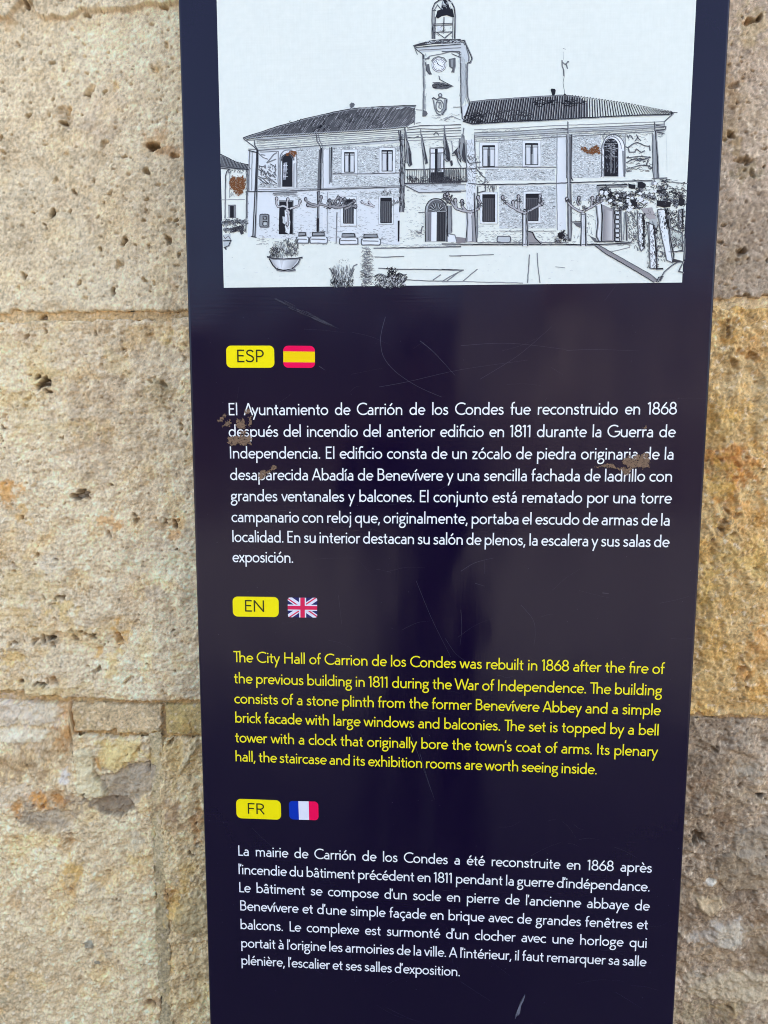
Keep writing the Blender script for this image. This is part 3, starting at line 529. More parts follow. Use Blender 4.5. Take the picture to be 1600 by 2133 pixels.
GL['m'] = (88, [[(11, 0), (11, 63)], [(11, 36)]+arc(27.5, 40, 16.5, 18, 170, 0)+[(44, 0)], [(44, 36)]+arc(60.5, 40, 16.5, 18, 170, 0)+[(77, 0)]], [])
GL['u'] = (59, [[(49, 63), (49, 0)], [(10, 63)]+arc(29.5, 25, 19.5, 20, 180, 350)+[(49, 29)]], [])
GL['i'] = (21, [[(10.5, 0), (10.5, 63)]], [(10.5, 85, 6.8)]); GL['ı'] = (21, [[(10.5, 0), (10.5, 63)]], [])
GL['l'] = (21, [[(10.5, 0), (10.5, 103)]], []); GL['j'] = (22, [[(11, 63), (11, -18)]+arc(-2, -18, 13, 17, 0, -75)], [(11, 85, 6.8)])
GL['t'] = (36, [[(17, 84), (17, 17)]+arc(28, 16, 11, 11.5, 180, 285), [(3, 57), (33, 57)]], [])
GL['f'] = (32, [[(14, 0), (14, 80)]+arc(29, 81, 15, 17, 180, 75), [(2, 57), (31, 57)]], [])
GL['ﬁ'] = (54, [[(14, 0), (14, 80)]+arc(29, 81, 15, 17, 180, 50), [(2, 57), (43, 57)], [(43, 62), (43, 0)]], [])
GL['r'] = (36, [[(11, 0), (11, 63)], [(11, 34)]+arc(28, 38, 17, 20, 170, 62)], [])
GL['s'] = (43, [crom([(36, 50), (29, 56.5), (20, 58), (12, 53), (10.5, 44.5), (16, 37), (26, 32), (34, 26), (36, 17), (31, 8.5), (21, 5), (12, 7.5), (5.5, 14)])], [])
GL['v'] = (47, [[(3, 63), (23.5, 3)], [(44, 63), (23.5, 3)]], [])
GL['w'] = (76, [[(3, 63), (21, 3)], [(38, 61), (21, 3)], [(38, 61), (55, 3)], [(73, 63), (55, 3)]], [])
GL['x'] = (46, [[(4, 63), (42, 0)], [(42, 63), (4, 0)]], []); GL['y'] = (49, [[(3, 63), (25.5, 3)], [(46, 63), (12, -37)]], [])
GL['z'] = (46, [[(5, 58), (40, 58)], [(39, 58), (6, 5)], [(5, 5), (42, 5)]], [])
GL['k'] = (47, [[(11, 0), (11, 103)], [(42, 63), (13, 31)], [(20, 38), (45, 0)]], [])
GL['b'] = (61, [[(10.5, 0), (10.5, 103)], bowl(32.5, 22)], []); GL['d'] = (62, [[(51.5, 0), (51.5, 103)], bowl(29.5, 22)], [])
GL['p'] = (61, [[(10.5, -37), (10.5, 63)], bowl(32.5, 22)], []); GL['q'] = (62, [[(51.5, -37), (51.5, 63)], bowl(29.5, 22)], [])
GL['a'] = (52, [[(42, 0), (42, 38)]+arc(27, 40, 15, 18, 0, 140), [(42, 35), (26, 35)]+arc(23, 19.8, 15.5, 15, 95, 270)+[(31, 5.5), (37, 9.5), (42, 16)]], [])
GL['g'] = (54, [arc(26, 42, 17, 16, 0, 360), [(37, 54), (51, 59)], crom([(17, 29), (10, 21), (13, 12), (26, 8), (40, 5), (48, -6), (46, -20), (36, -30), (24, -32), (11, -28), (6, -17), (10, -6), (19, 2), (26, 8)])], [])
GL['A'] = (68, [[(3, 0), (34, 99)], [(65, 0), (34, 99)], [(15, 31), (53, 31)]], [])
GL['B'] = (63, [[(12, 0), (12, 100)], [(12, 95), (30, 95)]+arc(32, 74.5, 18, 20.5, 90, -90)+[(12, 54)], [(12, 54), (33, 54)]+arc(34, 29.5, 21, 24.5, 90, -90)+[(12, 5)]], [])
GL['C'] = (80, [arc(50, 50, 43, 45, 50, 310, 22)], []); GL['G'] = (92, [arc(50, 50, 43, 45, 50, 345, 24)+[(89, 46)], [(54, 46), (94, 46)]], [])
GL['E'] = (56, [[(12, 0), (12, 100)], [(12, 95), (51, 95)], [(12, 52), (47, 52)], [(12, 5), (51, 5)]], [])
GL['F'] = (52, [[(12, 0), (12, 100)], [(12, 95), (49, 95)], [(12, 50), (45, 50)]], [])
GL['H'] = (82, [[(12, 0), (12, 100)], [(70, 0), (70, 100)], [(12, 53), (70, 53)]], []); GL['I'] = (24, [[(12, 0), (12, 100)]], [])
GL['L'] = (49, [[(12, 0), (12, 100)], [(12, 5), (48, 5)]], []); GL['T'] = (58, [[(29, 0), (29, 95)], [(2, 95), (56, 95)]], [])
GL['N'] = (82, [[(12, 0), (12, 100)], [(70, 0), (70, 100)], [(12, 97), (70, 3)]], [])
GL['P'] = (58, [[(12, 0), (12, 100)], [(12, 95), (29, 95)]+arc(31, 70, 20, 25, 90, -90)+[(12, 45)]], [])
GL['R'] = (62, [[(12, 0), (12, 100)], [(12, 95), (29, 95)]+arc(31, 71, 20, 24, 90, -90)+[(12, 47)], [(30, 47), (55, 0)]], [])
GL['S'] = (58, [crom([(48, 82), (41, 92), (30, 95), (17, 91), (11, 79), (14, 66), (27, 56), (40, 48), (49, 36), (49, 20), (41, 8), (28, 5), (14, 8), (6, 20)])], [])
GL['W'] = (104, [[(2, 100), (27, 3)], [(52, 96), (27, 3)], [(52, 96), (77, 3)], [(102, 100), (77, 3)]], [])
GL['1'] = (33, [[(19, 0), (19, 98)], [(3, 83), (19, 96)]], [])
GL['8'] = (58, [arc(29, 73, 18, 22, 0, 360), arc(29, 28, 23, 23, 0, 360)], [])
GL['6'] = (60, [arc(31, 31, 23, 26, 0, 360), crom([(9.5, 40), (20, 62), (43, 96)])], [])
GL['.'] = (21, [], [(10.5, 6.5, 7)]); GL[','] = (22, [[(13, 11), (5, -17)]], []); GL["'"] = (12, [[(7, 101), (4, 76)]], [])
ACC = {'á': ('a', 'acute', 24), 'é': ('e', 'acute', 29), 'í': ('ı', 'acute', 9), 'ó': ('o', 'acute', 30), 'à': ('a', 'grave', 24), 'è': ('e', 'grave', 29), 'â': ('a', 'circ', 25), 'ê': ('e', 'circ', 30), 'ç': ('c', 'ced', 31)}
for ch, (bs, ac, x) in ACC.items():
    g = GL[bs]; k = {'acute': [[(x-6, 73), (x+10, 94)]], 'grave': [[(x+6, 73), (x-9, 93)]], 'circ': [[(x-13, 74), (x, 91)], [(x+13, 74), (x, 91)]],
                     'ced': [crom([(x, 4), (x-1, -8), (x+7, -13), (x+6, -22), (x-2, -25), (x-9, -22)])]}[ac]
    GL[ch] = (g[0], g[1]+k, g[2])
KERN = {'Th': -14, 'Ay': -9, "l'": -2, "d'": -2, "'i": -1, "'u": -1, 've': -3, 'vi': 0, 'rg': -1, 'ry': -1, 'Co': -4, 'Ca': -2, 'ly': -1, 'Wa': -8, 'we': -3, 'La': -2, 'Le': -3, '11': 1}
def line_width(txt):
    w = 0; ns = 0; px_ = ''
    for ch in txt:
        if ch == ' ': ns += 1; px_ = ''; continue
        w += GL[ch][0] + KERN.get(px_+ch, 0); px_ = ch
    return w, ns
def set_line(name, txt, p0, p1, cap, mat, parent, weight=11.2, minspace=22, natural=None, lift=.00012):
    """p0, p1: baseline start and end in metres on the face"""
    txt = txt.replace('fi', 'ﬁ'); I = Ink(lift, 'm')
    (x0, z0), (x1, z1) = p0, p1; Wd = math.hypot(x1-x0, z1-z0); u = cap/100
    w, ns = line_width(txt); sx = 1.0
    if ns:
        sx = 1.105; sp = (Wd/u - w*sx)/ns
        if sp < minspace: sp = minspace; sx = (Wd/u-ns*minspace)/w
        sp /= sx
    else: sp = 30; sx = Wd/u/w
    ux, uz = (x1-x0)/Wd, (z1-z0)/Wd; pen = 0; pv = ''
    def tr(x, y): x = (pen+x)*u*sx; y = y*u; return (x0+ux*x-uz*y*0, z0+uz*x+y)
    for ch in txt:
        if ch == ' ': pen += sp; pv = ''; continue
        pen += KERN.get(pv+ch, 0); adv, strokes, dots = GL[ch]
        for s_ in strokes: I.split([tr(*q) for q in s_], weight*u, (1, 1, 1), 1)
        for (dx, dy, r) in dots: cx, cz = tr(dx, dy); I.disc(cx, cz, r*u, (1, 1, 1), 1, 12)
        pen += adv; pv = ch
    return I.build(name, mat, parent, cols=False)
def paragraph(label, lines, mat, cap):
    para = None; objs = []
    for i, (txt, a, b_) in enumerate(lines):
        p0 = tuple(float(q) for q in at(*a)); p1 = tuple(float(q) for q in at(*b_))
        o = set_line('text_line', txt, p0, p1, cap, mat, None); objs.append(o)
    vs = []; fs = []
    para = bpy.data.objects.new('paragraph', None); C.objects.link(para); para.parent = sign
    para.matrix_parent_inverse = Matrix.Translation(-sign.location); para['label'] = label
    for o in objs: o.parent = para; o.name = 'text_line'
    return para
CAPH = float(at(478, 840)[1]-at(478, 865.5)[1])
ES = ['El Ayuntamiento de Carrión de los Condes fue reconstruido en 1868', 'después del incendio del anterior edificio en 1811 durante la Guerra de', 'Independencia. El edificio consta de un zócalo de piedra originaria de la',
 'desaparecida Abadía de Benevívere y una sencilla fachada de ladrillo con', 'grandes ventanales y balcones. El conjunto está rematado por una torre', 'campanario con reloj que, originalmente, portaba el escudo de armas de la',
 'localidad. En su interior destacan su salón de plenos, la escalera y sus salas de', 'exposición.']
ESp = [((475, 865), (1410, 863.5)), ((476, 910), (1407, 911)), ((477.5, 955), (1404, 957.5)), ((479, 1000), (1401, 1003.5)), ((480.5, 1044), (1399, 1049)), ((482, 1087.5), (1396, 1095)), ((483, 1129), (1394, 1140)), ((484, 1171), (612, 1172.5))]
paragraph('white Spanish paragraph under the red and yellow flag', [(a,)+b_ for a, b_ in zip(ES, ESp)], mt_white, CAPH)
EN = ['The City Hall of Carrion de los Condes was rebuilt in 1868 after the fire of', 'the previous building in 1811 during the War of Independence. The building', 'consists of a stone plinth from the former Benevívere Abbey and a simple',
 'brick facade with large windows and balconies. The set is topped by a bell', "tower with a clock that originally bore the town's coat of arms. Its plenary", 'hall, the staircase and its exhibition rooms are worth seeing inside.']
ENp = [((486, 1379), (1384, 1404)), ((487, 1423), (1379, 1449)), ((488, 1465), (1376, 1490)), ((489, 1505), (1373, 1532)), ((489.5, 1546), (1370, 1576)), ((489.5, 1585.5), (1244, 1613))]
paragraph('yellow English paragraph under the small British flag', [(a,)+b_ for a, b_ in zip(EN, ENp)], mt_yellow, CAPH*.99)
FR = ['La mairie de Carrión de los Condes a été reconstruite en 1868 après', "l'incendie du bâtiment précédent en 1811 pendant la guerre d'indépendance.", "Le bâtiment se compose d'un socle en pierre de l'ancienne abbaye de",
 'Benevívere et d\'une simple façade en brique avec de grandes fenêtres et', "balcons. Le complexe est surmonté d'un clocher avec une horloge qui", "portait à l'origine les armoiries de la ville. A l'intérieur, il faut remarquer sa salle", "plénière, l'escalier et ses salles d'exposition."]
FRp = [((495, 1782), (1358, 1818)), ((496, 1820.5), (1354, 1857)), ((497, 1858), (1353, 1897)), ((499, 1896), (1350, 1936)), ((500, 1935), (1348, 1974)), ((501.5, 1973), (1346, 2013)), ((502, 2009), (959, 2033.5))]
paragraph('white French paragraph at the foot of the sign', [(a,)+b_ for a, b_ in zip(FR, FRp)], mt_white, CAPH*.985)

# ---- language badges and flags
def rrect(x0, y0, x1, y1, r, n=6):
    o = []
    for cx, cy, a in ((x1-r, y0+r, -90), (x1-r, y1-r, 0), (x0+r, y1-r, 90), (x0+r, y0+r, 180)):
        o += [(cx+r*math.cos(math.radians(a+90*i/n)), cy+r*math.sin(math.radians(a+90*i/n))) for i in range(n+1)]
    return o
def quadmap(c):             # unit square -> the four noted corners (tl, tr, br, bl)
    def f(s, t_): return tuple((c[0][j]*(1-s)+c[1][j]*s)*(1-t_)+(c[3][j]*(1-s)+c[2][j]*s)*t_ for j in (0, 1))
    return f
def badge(corners, txt, a, b_, label):
    fm = quadmap(corners); w = corners[1][0]-corners[0][0]; h_ = corners[3][1]-corners[0][1]
    I = Ink(.00012); I.poly([fm(x/w, y/h_) for x, y in rrect(0, 0, w, h_, 10)], (1, 1, 1), 0)
    o = I.build('language_badge', mt_badge, sign, cols=False, label=label)
    p0 = tuple(float(q) for q in at(*a)); p1 = tuple(float(q) for q in at(*b_))
    g = set_line('lettering', txt, p0, p1, CAPH*1.0, mt_dark, None, weight=11.5, lift=.0003); g.parent = o
badge([(471, 720), (571, 720), (572, 766), (472, 766)], 'ESP', (492, 754.5), (551, 754.5), 'yellow badge reading ESP')
badge([(484.5, 1242.5), (580.5, 1243.5), (581, 1285.5), (485.5, 1284)], 'EN', (508.5, 1273.5), (553, 1274.5), 'yellow badge reading EN')
badge([(491.5, 1663.5), (585, 1667), (586, 1707.5), (493, 1704)], 'FR', (514, 1694.5), (553, 1696), 'yellow badge reading FR')
def clip_rr(poly, w, h_, r):      # clip a polygon by the rounded rectangle (convex)
    R_ = rrect(0, 0, w, h_, r, 5); out = poly
    for i in range(len(R_)):
        a, b_ = R_[i], R_[(i+1) % len(R_)]
        if abs(a[0]-b_[0])+abs(a[1]-b_[1]) < 1e-9: continue
        ins = lambda p: (b_[0]-a[0])*(p[1]-a[1])-(b_[1]-a[1])*(p[0]-a[0]) >= -1e-9
        new = []
        for j in range(len(out)):
            p, q = out[j], out[(j+1) % len(out)]; ip, iq = ins(p), ins(q)
            if ip: new.append(p)
            if ip != iq:
                d1 = (b_[0]-a[0])*(p[1]-a[1])-(b_[1]-a[1])*(p[0]-a[0]); d2 = (b_[0]-a[0])*(q[1]-a[1])-(b_[1]-a[1])*(q[0]-a[0])
                t_ = d1/(d1-d2); new.append((p[0]+(q[0]-p[0])*t_, p[1]+(q[1]-p[1])*t_))
        out = new
        if len(out) < 3: return []
    return out
def flag(corners, label, rad, pieces):
    root = bpy.data.objects.new('flag', None); C.objects.link(root); root.parent = sign; root['label'] = label
    root.matrix_parent_inverse = Matrix.Translation(-sign.location)
    fm = quadmap(corners); w = corners[1][0]-corners[0][0]; h_ = corners[3][1]-corners[0][1]
    for k, (nm, poly, mat) in enumerate(pieces):
        I = Ink(.00012+k*.00006)
        pl = clip_rr([(x*w, y*h_) for x, y in poly], w, h_, rad)
        if len(pl) > 2: I.poly([fm(x/w, y/h_) for x, y in pl], (1, 1, 1), 0); o = I.build(nm, mat, None, cols=False); o.parent = root
Rr = lambda x0, y0, x1, y1: [(x0, y0), (x1, y0), (x1, y1), (x0, y1)]
flag([(590, 720), (656, 720.5), (656.5, 766.5), (590.5, 766)], 'small Spanish flag with a red, yellow and red stripe', 10, [('stripe', Rr(0, 0, 1, .26), mt_red), ('stripe', Rr(0, .262, 1, .75), mt_fyel), ('stripe', Rr(0, .752, 1, 1), mt_red)])
def band(x0, y0, x1, y1, w):
    dx, dy = (x1-x0)*61, (y1-y0)*42; L2 = math.hypot(dx, dy); nx, ny = -dy/L2*w/2, dx/L2*w/2
    return [(x0+nx/61, y0+ny/42), (x1+nx/61, y1+ny/42), (x1-nx/61, y1-ny/42), (x0-nx/61, y0-ny/42)]
uj = [('field', Rr(0, 0, 1, 1), mt_navy), ('saltire', band(-.05, -.05, 1.05, 1.05, 10.5), mt_fw), ('saltire', band(-.05, 1.05, 1.05, -.05, 10.5), mt_fw)]
uj += [('saltire', [(p[0]+dx, p[1]+dy) for p in band(*q, 2.6)], mt_ured) for q, dx, dy in (((-.05, -.05, .45, .45), 0, .05), ((.55, .55, 1.05, 1.05), 0, -.05), ((-.05, 1.05, .45, .55), 0, .05), ((.55, .45, 1.05, -.05), 0, -.05))]
uj += [('cross', Rr(.385, 0, .625, 1), mt_fw), ('cross', Rr(0, .35, .386, .66), mt_fw), ('cross', Rr(.624, .35, 1, .66), mt_fw), ('cross', Rr(.43, 0, .58, 1), mt_ured), ('cross', Rr(0, .41, .431, .60), mt_ured), ('cross', Rr(.579, .41, 1, .60), mt_ured)]
flag([(599.5, 1244.5), (661, 1245), (661, 1286.5), (600, 1285.5)], 'small British flag beside the EN badge', 4, uj)
flag([(601.5, 1668), (663, 1669.5), (664, 1708.5), (603, 1706.5)], 'small French flag with a blue, white and red stripe', 8, [('stripe', Rr(0, 0, .325, 1), mt_blue), ('stripe', Rr(.327, 0, .675, 1), mt_fw), ('stripe', Rr(.677, 0, 1, 1), mt_red)])
# ---- the printed picture: an ink drawing of the city hall
sx0, sx1 = float(at(459, 300)[0]), float(at(1435.5, 294)[0]); sz0 = float((at(466, 600)[1]+at(1424, 588)[1])/2); sz1 = Z0+.66
v_, f_ = box_data(sx0, sx1, -.00025, .0002, sz0, sz1)
pic = mesh_obj('picture_sheet', v_, f_, mt_paper, sign); pic['label'] = 'white sheet with a black ink drawing of a town hall and its clock tower'
D = Ink(.00028); rd = random.Random(5)
CR = {1: (3.077, 440, 0), 2: (3.077, 440, 260), 3: (2.963, 920, 0), 4: (2.963, 920, 260)}
def q(c, pts): s, ox, oy = CR[c]; return [(ox+x/s, oy+y/s) for x, y in pts]
K1, K2, G1, G2, G3 = (.018, .018, .022), (.055, .055, .062), (.13, .135, .14), (.30, .32, .32), (.55, .60, .59)
def wob(pts, a=.5, step=7):
    o = []
    for i in range(len(pts)-1):
        (x0, y0), (x1, y1) = pts[i], pts[i+1]; n = max(1, int(math.hypot(x1-x0, y1-y0)/step))
        for k in range(n): o.append((x0+(x1-x0)*k/n+rd.uniform(-a, a), y0+(y1-y0)*k/n+rd.uniform(-a, a)))
    return o+[pts[-1]]
def ln(c, pts, w=1.2, col=K1, layer=4, a=.35, soft=True):
    """w in image pixels; a hand drawn line with a faint grey companion"""
    p = wob(q(c, pts), a)
    if soft: D.ribbon([(x+.9, y+.6) for x, y in p], w*1.9, G2, layer-1)
    n = len(p)
    if n > 4 and w > .8:
        for i in range(0, n-1, 3):
            D.ribbon(p[i:i+4], w*rd.uniform(.75, 1.25), col, layer)
    else: D.ribbon(p, w, col, layer)
def fill(c, pts, col, layer=2, a=0):
    p = q(c, pts); p = wob(p+[p[0]], a, 6)[:-1] if a else p
    D.poly(p, col, layer)
def grad(c, pts4, c0, c1, layer=2):        # quad whose left side has c0 and right side c1
    D.poly(q(c, pts4), [c0, c1, c1, c0], layer)
def hatch(c, x0, y0, x1, y1, n, ln_=10, w=.5, col=G2, ang=(-.3, .3), layer=2, wide=None):
    for _ in range(n):
        x, y = rd.uniform(x0, x1), rd.uniform(y0, y1); a = rd.uniform(*ang); l = ln_*rd.uniform(.4, 1.3); k = rd.uniform(-.25, .25)*l
        p = q(c, [(x-l/2*math.cos(a), y-l/2*math.sin(a)), (x, y+k), (x+l/2*math.cos(a), y+l/2*math.sin(a))])
        k_ = rd.uniform(.7, 1.25); cc = tuple(v*k_ for v in col); D.ribbon(p, w*rd.uniform(.6, 1.4), cc, layer)
def brick(c, x0, y0, x1, y1, dens=1., wash=(.68, .73, .71)):
    fill(c, [(x0, y0), (x1, y0), (x1, y1), (x0, y1)], wash, 0)
    A = (x1-x0)*(y1-y0)
    hatch(c, x0+4, y0+3, x1-4, y1-3, int(A/55*dens), 13, .75, (.42, .46, .44), (-.5, .4), 1)
    hatch(c, x0+4, y0+3, x1-4, y1-3, int(A/90*dens), 10, .9, (.80, .85, .83), (-.4, .4), 2)
    hatch(c, x0+4, y0+3, x1-4, y1-3, int(A/500*dens), 12, .7, G1, (-.4, .3), 2)
def window(c, x0, y0, x1, y1, dark=.5, bars=True, curtain=True, surround=14, grille=False):
    s_ = surround
    fill(c, [(x0-s_, y0-s_), (x1+s_, y0-s_), (x1+s_, y1+s_*.7), (x0-s_, y1+s_*.7)], (.80, .85, .84), 3)
    for a, b_ in (((x0-s_, y0-s_), (x1+s_, y0-s_)), ((x1+s_, y0-s_), (x1+s_, y1+s_)), ((x0-s_, y1+s_), (x1+s_, y1+s_)), ((x0-s_, y0-s_), (x0-s_, y1+s_))): ln(c, [a, b_], .5, G1, 4, soft=False)
    fill(c, [(x0, y0), (x1, y0), (x1, y1), (x0, y1)], K2 if (grille or not curtain) else (.50, .54, .54), 4)
    if curtain and not grille:
        w = x1-x0
        fill(c, [(x0+w*.10, y0+w*.3), (x0+w*.40, y0+w*.3), (x0+w*.38, y1-4), (x0+w*.12, y1-4)], (.70, .74, .74), 5)
        fill(c, [(x0+w*.66, y0+w*.3), (x0+w*.92, y0+w*.3), (x0+w*.9, y1-4), (x0+w*.68, y1-4)], (.74, .78, .78), 5)
        ln(c, [(x0+w*.52, y0), (x0+w*.52, y1)], 2.6, K1, 6, .15, False); ln(c, [(x0+w*.4, y0+w*.25), (x0+w*.4, y1)], .8, K2, 6, .15, False)
        ln(c, [(x0, y0+w*.3), (x1, y0+w*.3)], .8, K1, 6, .2, False); fill(c, [(x0, y0), (x1, y0), (x1, y0+w*.12), (x0, y0+w*.12)], K1, 6)
    if grille:
        w = x1-x0
        for k in range(5): ln(c, [(x0+w*(k+.7)/5.6, y0+w*.35), (x0+w*(k+.7)/5.6, y1)], .7, G2 if curtain else G1, 5, .1, False)
        ln(c, [(x0, y0+w*.35), (x1, y0+w*.35)], 1, G1, 5, .1, False)
        fill(c, [(x0, y0), (x1, y0), (x1, y0+w*.3), (x0, y0+w*.3)], K1, 5)
    ln(c, [(x0, y1), (x0, y0), (x1, y0), (x1, y1), (x0, y1)], 1.3, K1, 6, .2, False)
def blob(c, x, y, r, n, w=.8, col=K2, layer=6, core=True):
    if core: fill(c, [(x+r*.7*math.cos(t_)*rd.uniform(.6, 1.2), y+r*.7*math.sin(t_)*rd.uniform(.6, 1.2)) for t_ in [k*.52 for k in range(12)]], G2, layer-1)
    for _ in range(n):
        t_ = rd.uniform(0, 6.28); rr = r*math.sqrt(rd.random()); cx, cy = x+rr*math.cos(t_), y+rr*math.sin(t_); a0 = rd.uniform(0, 6.28); s_ = rd.uniform(.15, .4)*r
        p = [(cx+s_*math.cos(a0+k*.6), cy+s_*.8*math.sin(a0+k*.6)) for k in range(rd.randint(3, 7))]
        D.ribbon(q(c, p), w*rd.uniform(.6, 1.5), rd.choice([K1, K2, G1, col]), layer)
# faint tone of the plaza and facade
fill(2, [(235, 165), (1210, 140), (1210, 770), (235, 720)], (.76, .81, .80), 0)
# left neighbour house
fill(2, [(62, 190), (110, 215), (165, 240), (238, 255), (236, 290), (150, 280), (62, 268)], G1, 2, .4)
for k in range(16): ln(2, [(66+k*11, 200+k*3.6), (90+k*11, 262+k*1.6)], .8, K1 if k % 2 else G2, 4, .3, False)
ln(2, [(60, 188), (110, 215), (165, 242), (238, 256)], 1.4); ln(2, [(60, 268), (150, 280), (240, 288)], 1.6)
ln(2, [(62, 278), (115, 284), (100, 300), (92, 330), (88, 600)], 1.3, K2); hatch(2, 110, 285, 235, 310, 60, 9, 1.0, G1, (1.0, 2.2), 3)
ln(2, [(118, 300), (118, 470)], .5, G2); ln(2, [(62, 480), (215, 478)], .5, G2); ln(2, [(232, 290), (228, 600)], 1.6, G1); hatch(2, 222, 290, 240, 600, 60, 10, .9, G1, (1.2, 1.9), 3)
fill(2, [(110, 515), (155, 515), (153, 598), (112, 598)], G2, 3); fill(2, [(122, 518), (146, 518), (146, 596), (122, 596)], K1, 4); ln(2, [(110, 515), (155, 515), (153, 598)], 1.2, K1, 5)
hatch(2, 120, 430, 150, 460, 20, 12, .6, G1, (1.3, 1.8), 3)
for k in range(9): blob(2, 82+k*17, 625+8*math.sin(k*2), 22, 12)
for k in range(7): blob(2, 95+k*18, 670+6*math.sin(k), 18, 14, .9, K1)
fill(2, [(125, 660), (208, 640), (208, 700), (190, 705), (180, 680), (150, 690), (125, 690)], K2, 5, 1)
fill(2, [(78, 705), (125, 700), (125, 735), (110, 775), (80, 780)], G3, 3); ln(2, [(76, 745), (125, 740), (112, 775), (80, 790)], 1.6); ln(2, [(78, 712), (90, 730), (112, 712), (124, 735)], 1.2, K2); ln(2, [(88, 780), (95, 800)], 1.8)
# left roof
rt = [(205, 884), (420, 814), (620, 757), (830, 710), (930, 695), (1100, 684), (1312, 676)]; rb = [(215, 893), (340, 874), (560, 862), (760, 850), (950, 838), (1130, 826), (1255, 812)]
fill(1, rt+[(1305, 705), (1300, 785), (1255, 812)]+rb[::-1][1:], (.085, .087, .092), 2, .3)
def ip(pl, x): return float(np.interp(x, [p_[0] for p_ in pl], [p_[1] for p_ in pl]))
for k in range(104):
    xb = 225+k*10.1; yb = ip(rb, xb); xt = xb+rd.uniform(38, 62)+k*.55; yt = ip(rt, min(xt, 1312))+rd.uniform(2, 6)
    if xt > 1312: f2 = (1312-xb)/(xt-xb); yt = yb+(yt-yb)*f2; xt = 1312
    g = rd.uniform(.22, .55)*(.6+.4*k/104)
    for s0 in range(5):
        if rd.random() < .22+.3*(k < 60): continue
        a_1, b_1 = s0/5+rd.uniform(0, .04), (s0+1)/5; m = lambda t_: (xb+(xt-xb)*t_, yb-3+(yt-yb+3)*t_)
        D.ribbon(q(1, [m(a_1), m((a_1+b_1)/2), m(b_1)]), rd.uniform(.35, 1.1), (g, g*1.02, g*1.03), 3)
ln(1, rt, 1.5, K1, 5); hatch(1, 860, 690, 1300, 696, 26, 22, 1.1, G3, (-.12, 0), 5)
for k in range(96):
    x = 228+k*10.8; y = ip(rb, x); D.ribbon(q(1, [(x, y-6), (x+4, y+1), (x+8, y-5)]), .9, G3, 5); D.ribbon(q(1, [(x-2, y+2), (x+4, y+5), (x+8, y+1)]), 1.3, K1, 5)
for x0, x1, y0, y1 in ((480, 760, 770, 840), (700, 1100, 720, 820)): hatch(1, x0, y0, x1, y1, 40, 20, 1.2, (.015, .015, .02), (-1.0, -.7), 4)
fill(1, [(898, 700), (892, 670), (898, 660), (914, 661), (918, 672), (910, 684), (906, 704)], G1, 5, .4); ln(1, [(893, 700), (890, 672), (900, 661), (917, 668), (908, 690)], 1.0)
# left cornice
ln(1, [(205, 888), (240, 915), (275, 940), (295, 965)], 1.3); ln(1, [(215, 900), (400, 890), (700, 868), (1000, 850), (1240, 832)], .9, K2)
for k, y in enumerate((0, 14, 30, 44, 60)): ln(1, [(290, 905+y), (480, 893+y*.95), (700, 880+y*.9), (1000, 862+y*.85), (1235, 846+y*.8)], (.7, .4, .6, .5, 1.0)[k], (G1, G2, G2, G2, K2)[k], 4)
grad(1, [(290, 880), (690, 862), (690, 875), (290, 900)], (.45, .49, .49), (.62, .66, .65), 1)
grad(1, [(290, 955), (690, 935), (690, 948), (290, 972)], (.55, .6, .59), (.60, .64, .63), 1); grad(1, [(700, 930), (1235, 900), (1235, 915), (700, 945)], (.50, .55, .54), (.62, .66, .65), 1)
ln(1, [(672, 862), (678, 905), (698, 940), (700, 1046)], 1.4, K2); ln(1, [(686, 862), (692, 900), (712, 935), (712, 1046)], 1.0, G1)
ln(1, [(275, 895), (278, 930), (298, 962), (298, 1046)], 1.4, K1); ln(1, [(1200, 836), (1206, 900), (1218, 930), (1218, 1046)], 1.3, K2)
# left wing walls
brick(2, 545, 150, 690, 405, 1.0); brick(2, 775, 140, 1205, 310, 1.0); brick(2, 775, 325, 1205, 400, .8); brick(2, 300, 385, 430, 405, .5); brick(2, 940, 420, 1205, 480, .6, (.72, .77, .76))
hatch(2, 300, 640, 1190, 730, 160, 14, .6, G2, (-.3, .3), 2); hatch(2, 760, 430, 1080, 620, 150, 12, .6, (.5, .54, .53), (-.3, .3), 2); hatch(2, 540, 430, 680, 640, 60, 12, .6, (.5, .54, .53), (-.3, .3), 2)
ln(2, [(240, 165), (300, 180)], 1.6); ln(2, [(236, 155), (290, 158)], 1.0, G1); ln(2, [(245, 170), (240, 420), (226, 430), (222, 690)], 1.1, G1); ln(2, [(262, 170), (258, 420)], .6, G2)
fill(2, [(290, 165), (298, 165), (290, 420), (285, 425), (272, 720), (264, 718), (278, 425)], K2, 4); ln(2, [(300, 165), (292, 420), (280, 720)], 1.6, K1, 5); ln(2, [(255, 715), (290, 722)], 1.4)
ln(2, [(222, 428), (430, 426), (700, 416), (1000, 406), (1235, 398)], 1.5, K2); ln(2, [(300, 415), (700, 408), (1235, 388)], .6, G2)
fill(2, [(690, 160), (712, 155), (712, 250), (700, 300), (698, 420), (690, 600), (690, 690), (678, 690), (680, 420)], G1, 3, .4); ln(2, [(706, 150), (700, 420)], 1.8, K1, 5); ln(2, [(684, 430), (684, 690)], 2.6, K2, 5); fill(2, [(676, 600), (692, 600), (690, 685), (676, 685)], K1, 5)
fill(2, [(758, 148), (776, 145), (774, 320), (764, 370), (758, 370)], G2, 3); ln(2, [(758, 145), (756, 380)], 1.0, G1); ln(2, [(772, 145), (768, 370)], 1.8, K1, 5); ln(2, [(716, 150), (716, 410)], .6, G2); ln(2, [(745, 430), (742, 700)], .5, G2); ln(2, [(805, 560), (800, 760)], 1.0, G1)
